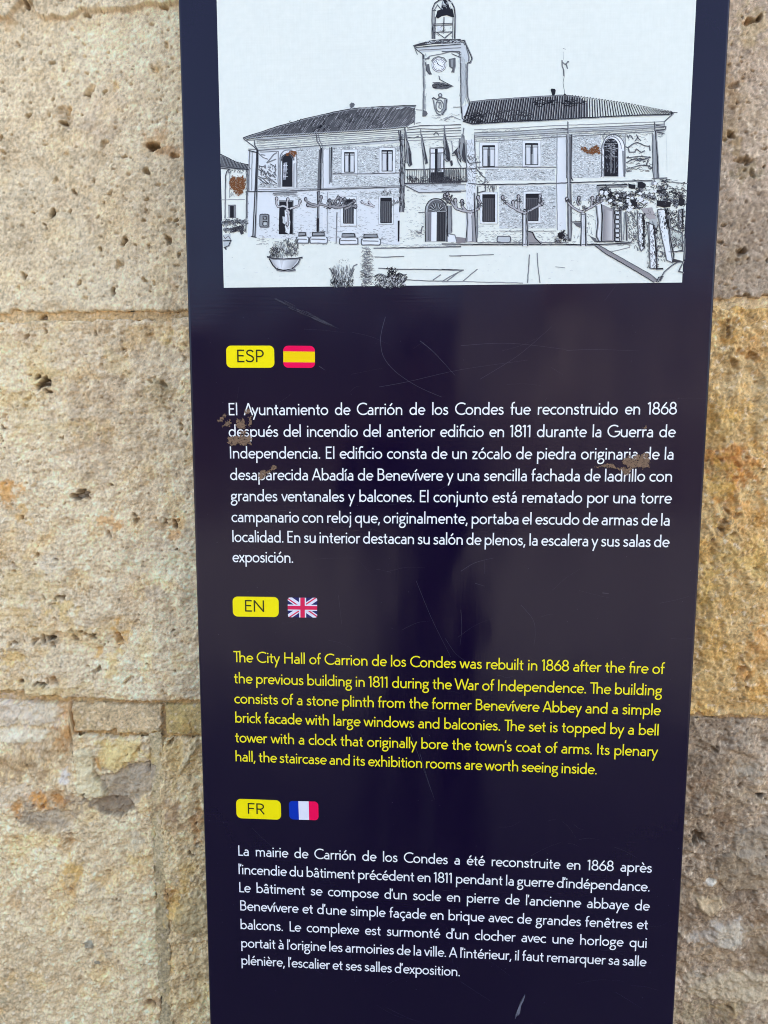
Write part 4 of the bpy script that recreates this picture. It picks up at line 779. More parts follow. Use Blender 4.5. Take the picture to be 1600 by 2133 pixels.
hatch(2, 715, 140, 1205, 160, 60, 16, .6, G2, (-.1, .1), 2); ln(2, [(775, 315), (1000, 314), (1205, 308)], 1.0, K2); hatch(2, 780, 304, 1200, 314, 40, 16, .6, G1, (-.1, .1), 2)
window(2, 855, 178, 918, 305, surround=20); window(2, 1095, 165, 1162, 298, surround=18)
hatch(2, 855, 140, 925, 158, 22, 9, .6, G2, (1.2, 1.9), 4); hatch(2, 1090, 128, 1165, 146, 22, 9, .6, G2, (1.2, 1.9), 4)
window(2, 848, 480, 912, 632, grille=True, surround=20); window(2, 1086, 470, 1156, 628, grille=True, surround=12)
hatch(2, 1085, 415, 1155, 445, 24, 16, .8, G1, (1.3, 1.8), 4)
# mural and arched window on the left
ln(2, [(312, 175), (430, 170), (428, 400)], .8, G1); ln(2, [(300, 180), (330, 210), (362, 220)], 1.0, G1); ln(2, [(355, 245), (400, 190), (420, 178)], 1.2, G1); ln(2, [(355, 245), (385, 232), (415, 220)], 1.1, G1); ln(2, [(318, 190), (345, 195)], 1.2, G2)
for p in ([(305, 285), (325, 300), (318, 320)], [(320, 280), (340, 310), (330, 325)], [(340, 295), (350, 320), (362, 300), (372, 325)], [(378, 250), (400, 262), (414, 285), (408, 310), (416, 330)], [(302, 330), (330, 345), (370, 380), (350, 378), (310, 350)], [(330, 340), (380, 350), (420, 378)], [(306, 262), (330, 270), (345, 262)], [(372, 330), (395, 320), (410, 340)]): ln(2, p, 1.2, K2)
hatch(2, 305, 260, 415, 330, 50, 16, 1.0, G1, (.5, 2.2), 3); hatch(2, 305, 330, 420, 385, 24, 26, 1.1, G1, (.2, .9), 3); hatch(2, 310, 380, 425, 405, 30, 14, .6, G2, (-.3, .3), 3)
def arch(c, x0, x1, ys, yb, col, layer, ry=None, n=12):
    r = (x1-x0)/2; ry = ry or r; p = [(x0, yb), (x0, ys)]+[((x0+x1)/2-r*math.cos(math.pi*k/n), ys-ry*math.sin(math.pi*k/n)) for k in range(n+1)]+[(x1, yb)]
    if layer >= 0: fill(c, p, col, layer)
    return p
arch(2, 440, 548, 215, 402, (.82, .86, .86), 3); ln(2, arch(2, 440, 548, 215, 402, 0, -1), .9, G1, 4); ln(2, [(448, 400), (446, 215), (460, 190)], 1.6, G2); arch(2, 456, 522, 232, 398, K1, 5, 40); ln(2, arch(2, 452, 526, 228, 400, 0, -1, 40)[1:-1], 2.2, K2, 5, .3)
grad(2, [(528, 250), (546, 240), (544, 402), (524, 402)], (.35, .37, .37), (.75, .8, .79), 4)
for x in (470, 483): ln(2, [(x, 250), (x-4, 340)], 1.0, (.75, .78, .8), 6, .2, False)
for y in (262, 285, 310, 332): ln(2, [(462, y), (492, y)], .9, (.75, .78, .8), 6, .2, False)
fill(2, [(465, 245), (488, 240), (486, 300), (462, 305)], (.30, .32, .35), 5); fill(2, [(463, 318), (482, 316), (480, 352), (462, 354)], (.28, .30, .33), 5)
# left door, plaque, ledge
ln(2, [(395, 440), (548, 432)], 1.8, G1); ln(2, [(400, 450), (540, 446)], 1.1, G2); hatch(2, 400, 430, 548, 462, 40, 22, .8, G2, (-.1, .1), 3)
fill(2, [(438, 490), (521, 490), (519, 700), (434, 702)], K1, 4, .3); fill(2, [(472, 545), (500, 545), (508, 640), (500, 700), (478, 690)], (.80, .84, .84), 5, .6); fill(2, [(458, 590), (478, 590), (474, 640), (460, 630)], (.6, .64, .64), 5, .5); hatch(2, 470, 550, 505, 690, 20, 12, .8, G2, (1.2, 1.9), 6)
ln(2, [(436, 488), (522, 488), (520, 702)], 1.4, K1, 6); ln(2, [(520, 700), (1, 1)][:1]+[(535, 698)], 1.0)
p = rrect(312, 574, 368, 656, 10, 4); fill(2, p, G2, 3); ln(2, p+[p[0]], 1.6, K2, 5); fill(2, rrect(330, 584, 360, 612, 5, 3), G1, 4, .6); fill(2, rrect(332, 624, 360, 648, 5, 3), G3, 4, .4); ln(2, [(330, 620), (362, 620)], 1.6, K1, 5); ln(2, rrect(332, 624, 360, 648, 5, 3), 1.2, K1, 6); blob(2, 346, 598, 13, 14, 1)
# pollarded trees on the left
def pollard(c, pts, r=9, col=G2):
    for br in pts:
        p = wob(q(c, br), .5, 4); D.ribbon(p, r*.62, K2, 6, r*.45); D.ribbon(p, r*.38, col, 7, r*.25)
        x, y = br[-1]
        D.disc(*q(c, [(x, y)])[0], r*.42, K2, 6, 9, r*.55); D.disc(*q(c, [(x+1, y-1)])[0], r*.24, col, 7, 8, r*.32)
pollard(2, [[(495, 540), (470, 522), (430, 525), (418, 505), (420, 475)], [(490, 540), (488, 500), (492, 480)], [(505, 540), (530, 530), (560, 520), (570, 492)], [(480, 545), (500, 560), (488, 640)]], 9, (.55, .55, .54))
pollard(2, [[(690, 520), (650, 510), (612, 492), (606, 478)], [(690, 520), (650, 525), (620, 515)], [(690, 520), (700, 490), (706, 465)], [(690, 510), (720, 515), (760, 528)]], 9, (.34, .34, .34))
pollard(2, [[(760, 525), (765, 505), (760, 488)], [(760, 525), (790, 520), (800, 480), (815, 470)], [(780, 530), (820, 515), (832, 480)], [(790, 532), (840, 528), (856, 480)], [(830, 530), (880, 515), (915, 490)], [(860, 540), (900, 520), (925, 525)]], 10, (.30, .30, .30))
for x, y, r in ((700, 500, 20), (770, 505, 26), (815, 490, 30), (850, 500, 24), (890, 500, 30), (740, 520, 18)): blob(2, x, y, r, 16, 1.0, K2, 7, False)
pollard(2, [[(1050, 525), (1010, 515), (975, 505), (966, 495)], [(1045, 530), (1030, 515), (1012, 498)]], 7, (.6, .6, .6)); pollard(2, [[(1165, 520), (1170, 490)], [(1160, 515), (1195, 495)]], 6)
# benches
for x, y, w in ((545, 690, 80), (632, 690, 112), (822, 698, 118), (962, 702, 122)):
    fill(2, [(x+20, y), (x+w-25, y), (x+w-20, y+22), (x+20, y+22)], G2, 5, .3); ln(2, [(x+18, y), (x+w-22, y), (x+w-18, y+20), (x+16, y+22), (x+18, y)], 1.5, K1, 6)
    fill(2, rrect(x, y+30, x+w, y+68, 8, 3), (.80, .85, .84), 4); ln(2, rrect(x, y+30, x+w, y+68, 8, 3), 1.2, K1, 6); ln(2, [(x+8, y+42), (x+w-14, y+44)], 1.1, G1, 6)
blob(2, 715, 684, 12, 10)
# big planter bowl
fill(2, [(366, 852), (575, 852), (555, 890), (530, 915), (500, 930), (440, 932), (405, 905), (380, 875)], (.66, .69, .68), 4)
grad(2, [(470, 856), (565, 856), (520, 916), (450, 925)], (.80, .84, .83), (.38, .40, .40), 5); grad(2, [(378, 858), (440, 858), (450, 925), (410, 905)], (.42, .44, .44), (.82, .86, .85), 5)
ln(2, [(358, 846), (400, 858), (470, 860), (540, 858), (585, 850)], 2.2, K2, 7); ln(2, [(372, 858), (395, 900), (420, 925), (470, 934), (520, 922), (555, 890), (570, 858)], 1.8, K1, 7); ln(2, [(420, 930), (450, 934), (500, 934), (540, 930)], 2.4, K2, 6); ln(2, [(430, 915), (420, 934)], 2); ln(2, [(520, 915), (535, 932)], 2)
for k in range(46):
    x, y = rd.uniform(385, 555), 850-rd.random()**.8*110; r = rd.uniform(9, 18)
    if y < 740+abs(x-495)*.55: y += 45
    blob(2, x, y, r, 8, .7, G1, 6, k % 2 == 0)
hatch(2, 395, 750, 470, 850, 50, 30, .8, (.20, .21, .2), (.9, 1.5), 6); hatch(2, 470, 735, 560, 845, 90, 24, .9, (.12, .13, .13), (-1.6, -.9), 7); hatch(2, 370, 790, 440, 850, 50, 20, .9, (.05, .05, .05), (.6, 1.4), 7); hatch(2, 400, 760, 480, 850, 40, 18, 1.1, (.62, .66, .62), (1, 2), 7)
# foreground plants
for k in range(60):
    x0 = rd.uniform(775, 905); t_ = (x0-840)/65; ln(2, [(840+t_*45, 1038), (840+t_*58, 980), (x0+t_*16, rd.uniform(900, 955))], rd.uniform(.5, 1.0), rd.choice([K2, G1, G2]), 5, .5, False)
hatch(2, 770, 930, 915, 1036, 200, 20, .8, (.28, .30, .29), (.9, 2.2), 4); hatch(2, 790, 900, 890, 1036, 90, 22, 1.1, (.70, .75, .70), (1.0, 2.1), 5); hatch(2, 766, 990, 910, 1038, 90, 12, 1.0, K1, (.5, 2.6), 6); hatch(2, 820, 860, 880, 890, 10, 8, .8, G1, (.5, 2.4), 5); ln(2, [(755, 918), (775, 945), (790, 960)], 1.0); ln(2, [(935, 892), (910, 905), (900, 940)], 1.2, G1)
for k in range(13):
    y = 795+k*18; r = 30+(k > 2)*12+(k > 8)*10
    for j in range(20): a = rd.uniform(0, 6.28); l = rd.uniform(.4, 1.2)*r; cx = 1000+rd.uniform(-8, 8); D.ribbon(q(2, [(cx, y+6), (cx+l*.5*math.cos(a), y+4-abs(l*.2)), (cx+l*math.cos(a), y+l*.45*math.sin(a)-4)]), 1.0, rd.choice([K2, G1, G2, (.42, .44, .43)]), 5, .4)
hatch(2, 965, 810, 1035, 1036, 150, 18, .9, (.25, .26, .26), (-.9, .9), 4)
for k in range(30): blob(2, rd.uniform(1060, 1235), 1040-rd.random()*rd.random()*110, rd.uniform(8, 17), 9, 1.0, K1, 6, k % 2 == 0)
hatch(2, 1050, 960, 1250, 1036, 160, 20, 1.1, K2, (-1.3, -.3), 5); hatch(2, 1050, 960, 1250, 1036, 90, 18, 1.0, G1, (.3, 1.4), 6); hatch(2, 1125, 918, 1210, 990, 60, 18, 1.4, K1, (.6, 2.3), 6); hatch(2, 1060, 975, 1240, 1036, 60, 14, 1.0, (.7, .72, .7), (.3, 2.6), 7)
# ground lines left
ln(2, [(1045, 846), (1130, 848), (1235, 843)], 1.0, G1); ln(2, [(1070, 918), (1200, 926), (1350, 926), (1600, 932)], 1.3, K2); ln(2, [(1250, 993), (1400, 1000), (1520, 1002)], 1.0, K2); ln(2, [(1420, 995), (1470, 960)], .8, G1); ln(2, [(1510, 1000), (1595, 938)], .8, G1); ln(2, [(1040, 790), (1300, 788), (1600, 780)], 1.5, K2); ln(2, [(1530, 840), (1600, 842)], .7, G2)
hatch(2, 1090, 765, 1600, 785, 60, 30, .8, (.5, .54, .53), (-.05, .05), 2)
for k in range(40): hatch(2, 100, 730, 1500, 1000, 1, 10, .5, (.55, .58, .57), (-.2, .2), 2)
# ---- tower
ln(1, [(1415, 250), (1415, 60), (1432, 25), (1462, 2), (1500, -8), (1535, 10), (1556, 50), (1562, 100), (1560, 250)], 1.7); ln(1, [(1425, 250), (1427, 70), (1450, 30)], .8, G1); ln(1, [(1548, 100), (1546, 250)], 1.0, G1)
for a_1 in ([(1416, 68), (1440, 68)], [(1420, 155), (1548, 150)], [(1422, 166), (1546, 160)], [(1425, 208), (1546, 205)], [(1490, 110), (1488, 205)], [(1436, 110), (1432, 250)], [(1440, 205), (1495, 245), (1545, 205)], [(1418, 170), (1426, 250)], [(1448, 30), (1470, 60)]): ln(1, a_1, 1.1, K1)
fill(1, [(1438, 110), (1450, 70), (1475, 62), (1480, 20), (1490, -4), (1502, -4), (1520, 20), (1528, 50), (1548, 62), (1558, 112), (1535, 108), (1510, 100), (1480, 106), (1452, 122)], K1, 5, .4)
hatch(1, 1470, 5, 1545, 60, 24, 16, .9, G3, (.4, 1.4), 6); hatch(1, 1430, 170, 1545, 235, 20, 14, .7, G1, (.4, 2.4), 4)
fill(1, [(1450, 168), (1478, 166), (1478, 198), (1450, 200)], (.72, .77, .76), 3); D.ribbon(q(1, [(1490, -10), (1498, -60)]), 1.6, K1, 5); D.disc(*q(1, [(1498, -64)])[0], 3, K1, 5)
# tower roof slab
fill(1, [(1297, 290), (1400, 262), (1470, 254), (1600, 252), (1600, 276), (1430, 284), (1310, 300)], K2, 4, .4); fill(3, [(-6, 242), (60, 243), (137, 248), (142, 256), (60, 262), (-6, 268)], K2, 4, .3); hatch(1, 1320, 262, 1600, 280, 50, 16, .8, G3, (-.7, .2), 5); hatch(3, 0, 246, 130, 258, 20, 14, .7, G2, (-.3, .3), 5)
ln(1, [(1295, 292), (1312, 306), (1400, 298), (1600, 284)], 1.4); ln(3, [(137, 246), (160, 300), (186, 362), (176, 388), (160, 390)], 2.0); ln(3, [(150, 290), (168, 352), (166, 382)], 1.2, G1); ln(1, [(1300, 300), (1320, 350)], .9, G1); ln(1, [(1305, 310), (1345, 342), (1362, 355), (1360, 400)], 1.2); ln(1, [(1330, 322), (1450, 316), (1600, 306)], .8, G1)
fill(1, [(1310, 308), (1600, 288), (1600, 312), (1340, 340)], (.60, .65, .64), 1); fill(3, [(0, 268), (136, 258), (176, 372), (150, 388), (115, 390), (100, 330), (0, 318)], (.63, .68, .67), 1); ln(3, [(0, 318), (108, 318), (116, 370), (114, 392)], 1.0, K2); ln(3, [(0, 268), (134, 262), (142, 280)], .9, K2)
ln(1, [(1370, 385), (1400, 360), (1440, 352), (1480, 345), (1530, 332), (1600, 335)], 1.0, G1); ln(1, [(1362, 378), (1390, 378), (1398, 368)], 1.2, K2); ln(1, [(1540, 345), (1600, 372)], 1.1, K2); ln(1, [(1560, 330), (1600, 352)], .9, G1)
# clock
cx, cy = q(1, [(1460, 418)])[0]
D.disc(cx, cy, 15.2, G1, 3, 28); D.disc(cx, cy, 14.2, (.84, .88, .87), 4, 28); D.disc(cx, cy, 12.6, K2, 5, 28); D.disc(cx, cy, 11.6, (.86, .9, .89), 6, 28)
for k in range(12): a = k*math.pi/6; D.ribbon([(cx+8.2*math.sin(a), cy-8.2*math.cos(a)), (cx+10.4*math.sin(a), cy-10.4*math.cos(a))], .9 if k % 3 else 1.4, K1, 7)
D.ribbon([(cx-.5, cy+.5), (cx-6, cy-9.0)], .9, K1, 8); D.ribbon([(cx, cy), (cx+8.2, cy+4.4)], 1.1, K1, 8); D.ribbon([(cx-4, cy-3.5), (cx, cy)], 1.3, K1, 8)
ln(1, [(1412, 395), (1425, 375), (1455, 362), (1490, 372), (1508, 396)], 1.2, G1, 4)
for k, dx in ((1, 0),): 
    fill(1, [(1380, 415), (1398, 412), (1402, 450), (1412, 474), (1398, 478), (1378, 452)], G1, 4, .4); ln(1, [(1372, 400), (1378, 450), (1396, 476), (1412, 474)], 1.4, K2)
    fill(1, [(1522, 380), (1560, 372), (1562, 410), (1556, 465), (1536, 466), (1546, 445), (1525, 430)], G1, 4, .4); fill(1, [(1535, 385), (1552, 382), (1550, 430), (1538, 430)], G2, 5); ln(1, [(1560, 372), (1562, 420), (1552, 466)], 1.4, K2)
# tower ornaments and sides
fill(1, [(1415, 545), (1440, 528), (1490, 530), (1508, 540), (1545, 552), (1515, 568), (1480, 574), (1440, 572), (1420, 562)], G1, 4, .5); ln(1, [(1458, 486), (1462, 510), (1500, 530), (1546, 552), (1500, 570)], 1.1); ln(1, [(1418, 530), (1465, 528)], .9, G1); hatch(1, 1425, 540, 1520, 568, 30, 22, .8, K1, (-.1, .1), 5)
ln(1, [(1422, 640), (1430, 690), (1445, 725), (1468, 740)], 1.6, G1); ln(1, [(1415, 635), (1425, 628), (1445, 640), (1465, 625), (1500, 632), (1512, 638)], 1.6, K2); fill(1, [(1492, 640), (1508, 632), (1506, 700), (1488, 735), (1464, 742), (1480, 715), (1490, 690)], G2, 4, .4); ln(1, [(1508, 640), (1504, 700), (1480, 738)], 1.5, K1); D.disc(*q(1, [(1468, 612)])[0], 4.6, G1, 4, 10); D.disc(*q(1, [(1468, 612)])[0], 2.4, G3, 5, 8)
p = [(1463+24*math.cos(t_*.4), 680+38*math.sin(t_*.4)) for t_ in range(17)]; ln(1, p, 1.2, K2); ln(1, [(1450, 660), (1462, 655), (1458, 690), (1475, 700)], 1.0, G1); ln(1, [(1470, 655), (1474, 690)], 1.1, G1)
ln(1, [(1356, 350), (1360, 560), (1356, 745)], 1.8, G1, 4); ln(1, [(1362, 400), (1364, 700)], .9, G2, 4)
fill(1, [(1355, 705), (1380, 715), (1388, 732), (1375, 748), (1355, 750)], G1, 4, .4)
fill(3, [(116, 392), (146, 390), (150, 600), (135, 640), (122, 650)], (.52, .57, .56), 1); ln(3, [(115, 390), (118, 560), (120, 700)], 1.5, K2); ln(3, [(158, 388), (156, 520), (160, 600), (172, 640)], 1.4, K2); ln(3, [(148, 395), (150, 600), (168, 655)], .8, G2); ln(3, [(120, 660), (126, 730), (140, 745)], 1.3, K2); grad(3, [(120, 660), (165, 640), (138, 745), (124, 745)], (.55, .6, .59), (.8, .85, .84), 1)
hatch(1, 1420, 735, 1600, 780, 26, 22, .7, G2, (-.2, .2), 3); ln(1, [(1310, 702), (1350, 706)], .8, G2); ln(1, [(1305, 712), (1300, 800)], .8, G1); ln(1, [(1310, 790), (1340, 785)], .8, G2); ln(3, [(15, 745), (60, 715), (115, 740)], .9, G2); ln(3, [(70, 662), (118, 660)], .7, G1)
D.ribbon(q(1, [(1255, 835), (1330, 826), (1440, 830), (1600, 820)]), 1.8, G1, 4); ln(1, [(1255, 822), (1335, 806), (1600, 800)], 1.1, K2)
# ---- right roof
rtr = [(172, 630), (300, 616), (450, 606), (600, 596), (700, 590), (760, 588), (850, 600), (1000, 620), (1150, 642), (1300, 672), (1425, 694)]
rbr = [(132, 748), (190, 766), (400, 752), (600, 744), (800, 732), (1000, 722), (1200, 712), (1400, 708), (1430, 698)]
fill(3, rtr[:7]+[(900, 640), (900, 727)]+[(800, 732), (600, 744), (400, 752), (190, 766), (132, 748)], (.13, .13, .135), 2, .3)
for k in range(84):
    xt = 178+k*15.0; yt = ip(rtr, min(xt, 1425))+3; lean = -36+k*.62; xb = xt+lean if k < 40 else xt+lean+(k-40)*.75; xb = max(xb, 138); yb = ip(rbr, min(xb, 1425))-3
    if xt > 1420: break
    n_ = 5; p = [(xt+(xb-xt)*j/n_, yt+(yb-yt)*j/n_) for j in range(n_+1)]; far = max(0, (xt-760)/660)
    D.ribbon([(x_+1.1, y_) for x_, y_ in q(3, p)], 1.5, (.70, .74, .74) if rd.random() > .25 else (.42, .44, .44), 3); D.ribbon(wob(q(3, p), .25, 5), 2.4-1.1*far, K1, 4)
hatch(3, 180, 680, 560, 748, 90, 26, 1.6, (.05, .05, .055), (-.45, -.1), 5); hatch(3, 560, 620, 900, 660, 60, 26, 1.7, K1, (-.15, .1), 5); hatch(3, 140, 700, 280, 760, 50, 22, 1.6, K1, (-.6, 0), 5)
ln(3, rtr[:7], 1.3, G1, 6); ln(3, rbr, 1.9, K1, 6); 
for k in range(34): x = 800+k*18.4; y = ip(rtr, x); D.ribbon(q(3, [(x, y+2), (x+6, y-4), (x+13, y+2)]), 1.3, K2, 6)
for k in range(60): x = 200+k*20.5; y = ip(rbr, x); D.ribbon(q(3, [(x, y-2), (x+8, y+3), (x+14, y-3)]), 1.2, K1, 6)
fill(3, [(672, 555), (678, 548), (698, 550), (704, 560), (700, 580), (694, 592), (682, 592), (678, 575)], K1, 6, .3); fill(3, [(750, 592), (756, 578), (762, 580), (774, 592)], K1, 6)
ln(3, [(748, 300), (765, 306)], .8, G1, soft=False); ln(3, [(750, 320), (752, 370)], .5, G2, soft=False); ln(3, [(742, 372), (742, 410), (750, 430), (752, 470)], 1.4, G1); ln(3, [(746, 385), (762, 400), (782, 378)], 1.1, K2); ln(3, [(765, 392), (775, 425)], 1.3, K2); ln(3, [(752, 430), (756, 470), (748, 510), (757, 560), (757, 590)], .8, G1, soft=False); ln(3, [(775, 378), (784, 384)], 1.2, K2)
# right cornice
for k, y in enumerate((0, 20, 34, 46, 58, 72)): ln(3, [(200, 800+y), (420, 792+y), (700, 775+y), (1000, 765+y*.9), (1370, 750+y*.8)], (.6, .9, .6, 1.0, .6, .8)[k], (G2, K2, G2, G1, G2, G1)[k], 4)
fill(3, [(200, 822), (700, 795), (1370, 765), (1370, 785), (700, 825), (200, 850)], (.58, .63, .61), 1)
ln(3, [(1430, 700), (1372, 752)], 1.2); ln(3, [(1320, 775), (1380, 782), (1378, 800), (1318, 808)], 1.6, K2); ln(3, [(1325, 815), (1370, 822), (1355, 830)], 1.6, K2); ln(3, [(1372, 750), (1372, 775)], 1.0, G1)
# right wing walls (crop 4)
brick(4, 350, 85, 510, 255, 1.0); brick(4, 615, 60, 710, 255, 1.0); brick(4, 270, 272, 700, 345, .9); brick(4, 355, 375, 705, 640, .9); brick(4, 805, 60, 985, 330, 1.0); brick(4, 808, 365, 960, 470, .8); brick(4, 1115, 52, 1130, 320, .5)
hatch(4, 235, 650, 780, 735, 120, 16, .8, G2, (-.4, .4), 2); hatch(4, 1050, 340, 1300, 420, 60, 16, .8, G2, (-.3, .3), 2); hatch(4, 990, 50, 1110, 75, 26, 10, .7, G1, (1, 2.1), 4)
ln(4, [(220, 262), (500, 260), (705, 262)], 1.3, K2); ln(4, [(260, 370), (500, 366), (780, 358), (1000, 350), (1300, 345)], 1.6, K1); ln(4, [(355, 655), (600, 655), (705, 655)], .6, G2)
window(4, 253, 130, 328, 258, surround=20); window(4, 516, 116, 594, 248, surround=18); window(4, 253, 432, 328, 598, grille=True, curtain=False, surround=16); window(4, 520, 428, 596, 594, grille=True, curtain=False, surround=16)
hatch(4, 250, 82, 330, 105, 24, 9, .6, G2, (1.2, 1.9), 4); hatch(4, 515, 72, 600, 95, 24, 9, .6, G2, (1.2, 1.9), 4); hatch(4, 280, 380, 340, 412, 26, 22, .9, G1, (1.3, 1.8), 4)
ln(4, [(710, 50), (708, 360), (712, 650)], .7, G2); fill(4, [(770, 60), (802, 60), (800, 330), (806, 640), (800, 720), (776, 720), (774, 360)], G1, 3, .3); ln(4, [(768, 60), (770, 330)], 1.2, K2, 5); ln(4, [(780, 60), (782, 330), (790, 700)], 1.6, (.45, .48, .48), 5); ln(4, [(802, 60), (798, 325), (808, 345)], 1.3, K1, 5); ln(4, [(778, -20), (778, 60)], 1.2, K2); ln(4, [(705, 28), (735, 22), (775, 30)], 1.0, K2)
fill(4, [(1300, 60), (1330, 60), (1334, 330), (1308, 330)], G2, 3, .3); ln(4, [(1298, 50), (1302, 280), (1310, 345)], 1.3, K2); ln(4, [(1318, 40), (1330, 200), (1335, 330)], 2.0, K1, 5); ln(4, [(1312, 40), (1318, 330)], .8, (.6, .65, .64), 5); ln(4, [(1310, -20), (1314, 40)], 1.4, K2)
ln(4, [(1308, 332), (1390, 328)], 1.7, K2); ln(4, [(1382, 350), (1516, 362)], 1.1, G1); ln(4, [(1385, 60), (1390, 300)], .5, G3, soft=False); ln(4, [(1330, 330), (1380, 350), (1395, 380), (1380, 400)], 1.0, G1)
# right arched window
arch(4, 986, 1128, 150, 322, (.84, .88, .87), 3, 90); ln(4, arch(4, 986, 1128, 150, 322, 0, -1, 90), 1.0, K2, 4); ln(4, arch(4, 998, 1108, 150, 322, 0, -1, 75)[1:-1], 1.2, G1, 4); ln(4, [(1116, 160), (1122, 318)], 2, G2, 4); arch(4, 1002, 1090, 135, 320, K1, 5, 50)
hatch(4, 1010, 100, 1080, 200, 60, 14, .8, (.42, .44, .46), (-.2, .6), 6); hatch(4, 1010, 200, 1085, 310, 46, 14, .6, (.22, .23, .25), (1.2, 1.9), 6)
for x in (1040, 1046, 1064): ln(4, [(x, 130), (x+2, 300)], .6, G2, 6, .2, False)
for y in (118, 150, 200): ln(4, [(1006, y), (1086, y)], .8, G2, 6, .2, False)
# right mural
for p in ([(1140, 60), (1150, 82), (1160, 62)], [(1165, 65), (1180, 90)], [(1200, 60), (1210, 78), (1192, 100)], [(1205, 78), (1228, 98)], [(1150, 140), (1180, 118), (1205, 110), (1250, 128), (1280, 134)], [(1132, 135), (1150, 142), (1155, 170), (1190, 168), (1200, 150), (1230, 172), (1252, 160)], [(1140, 205), (1180, 200), (1220, 195), (1290, 200)], [(1138, 235), (1170, 215), (1215, 210), (1240, 218), (1290, 200)], [(1132, 275), (1180, 262), (1230, 250), (1285, 255)], [(1205, 215), (1225, 206), (1240, 214), (1220, 226), (1205, 216)], [(1270, 255), (1292, 262), (1282, 280), (1300, 262)], [(1280, 130), (1284, 160)], [(1140, 290), (1170, 284)], [(1275, 210), (1262, 248)]): ln(4, p, 1.3, K2)
hatch(4, 1135, 195, 1295, 290, 60, 22, 1.0, G1, (-.4, .3), 3); hatch(4, 1135, 55, 1290, 190, 40, 12, .8, G2, (-.6, .9), 3); ln(4, [(1130, 55), (1132, 300)], .8, G2)
# balcony and the central bay
fill(2, [(1240, 380), (1600, 375), (1600, 425), (1330, 432), (1290, 410)], (.66, .71, .70), 3); ln(2, [(1235, 378), (1600, 372)], 2.2, K2, 6); ln(2, [(1240, 388), (1290, 415), (1330, 434), (1600, 430)], 1.3, K2, 5); hatch(2, 1250, 384, 1600, 425, 60, 26, .7, G2, (-.1, .1), 4)
ln(4, [(0, 352), (155, 350)], 2.2, K2, 6); fill(4, [(0, 372), (140, 368), (150, 400), (0, 405)], (.62, .67, .66), 3); ln(4, [(0, 412), (150, 408)], 1.3, K2, 5); ln(4, [(0, 372), (150, 370)], .9, G1)
for k in range(30): x = 1258+k*11.6; ln(2, [(x, 290), (x+rd.uniform(-2, 2), 372)], 1.1, K2, 6, .4, False)
hatch(2, 1250, 330, 1600, 372, 200, 22, .8, K2, (.6, 2.5), 6); ln(2, [(1245, 288), (1420, 284), (1600, 278)], 1.5, K1, 6)
for k in range(13): x = 20+k*10.6; ln(4, [(x, 272), (x+rd.uniform(-2, 2), 350)], 1.1, K2, 6, .4, False)
ln(4, [(0, 270), (150, 268)], 1.5, K1, 6); ln(4, [(150, 262), (156, 350)], 1.4, K1, 6); hatch(4, 15, 320, 150, 350, 40, 16, .8, K2, (.6, 2.5), 6)
fill(2, [(1402, 150), (1490, 148), (1490, 370), (1402, 370)], (.76, .80, .80), 4); fill(2, [(1434, 152), (1452, 152), (1452, 370), (1434, 370)], K1, 5); fill(2, [(1405, 306), (1488, 304), (1488, 370), (1405, 370)], K1, 5); ln(2, [(1402, 370), (1402, 150), (1490, 148), (1492, 370)], 1.4, K1, 6); ln(2, [(1404, 182), (1488, 180)], 1.0, K1, 6); ln(2, [(1470, 182), (1468, 300)], .8, G1, 6); fill(2, [(1456, 185), (1464, 185), (1464, 300), (1456, 300)], G1, 5)
# flags on the balcony (plain sketched cloths)
for c, pole, cloth in ((2, [(1240, 20), (1256, 100), (1262, 140)], [(1250, 95), (1262, 115), (1278, 180), (1284, 255), (1268, 268), (1256, 240), (1252, 160)]), (2, [(1340, 30), (1352, 150), (1368, 330)], [(1342, 60), (1350, 70), (1366, 150), (1386, 245), (1374, 250), (1354, 160)]), (2, [(1492, 0), (1500, 100), (1530, 240)], [(1498, 60), (1512, 120), (1526, 180), (1530, 230), (1508, 235), (1490, 215), (1506, 130)]), (2, [(1590, 90), (1580, 200)], [(1596, 90), (1588, 160), (1600, 240), (1560, 180), (1540, 190), (1580, 150)]), (4, [(14, 20), (22, 100), (44, 200)], [(14, 50), (26, 100), (48, 190), (42, 215), (20, 180), (10, 100)]), (4, [(135, 20), (128, 80)], [(122, 60), (136, 70), (144, 160), (150, 235), (128, 220), (104, 170), (116, 110)])):
    fill(c, cloth, G2, 6, .5); fill(c, [(x*.6+cloth[3][0]*.4, y*.7+cloth[3][1]*.3) for x, y in cloth], K2, 7, .5); ln(c, pole, 1.0, G1, 6); ln(c, cloth, 1.0, K1, 8)
fill(2, [(1530, 232), (1546, 230), (1548, 258), (1540, 266)], K2, 7, .4); fill(4, [(50, 222), (64, 222), (68, 250), (58, 258)], K2, 7, .4); ln(4, [(64, 190), (90, 185), (100, 230), (120, 262)], 1.1, G1, 6); ln(4, [(60, 100), (70, 180), (92, 170)], .8, G2, 6)
for k, y in enumerate((0, 16, 36, 52)): ln(1, [(1245, 850+y), (1420, 842+y), (1600, 836+y)], (1.0, .6, .9, .6)[k], (K2, G2, G1, G2)[k], 4)
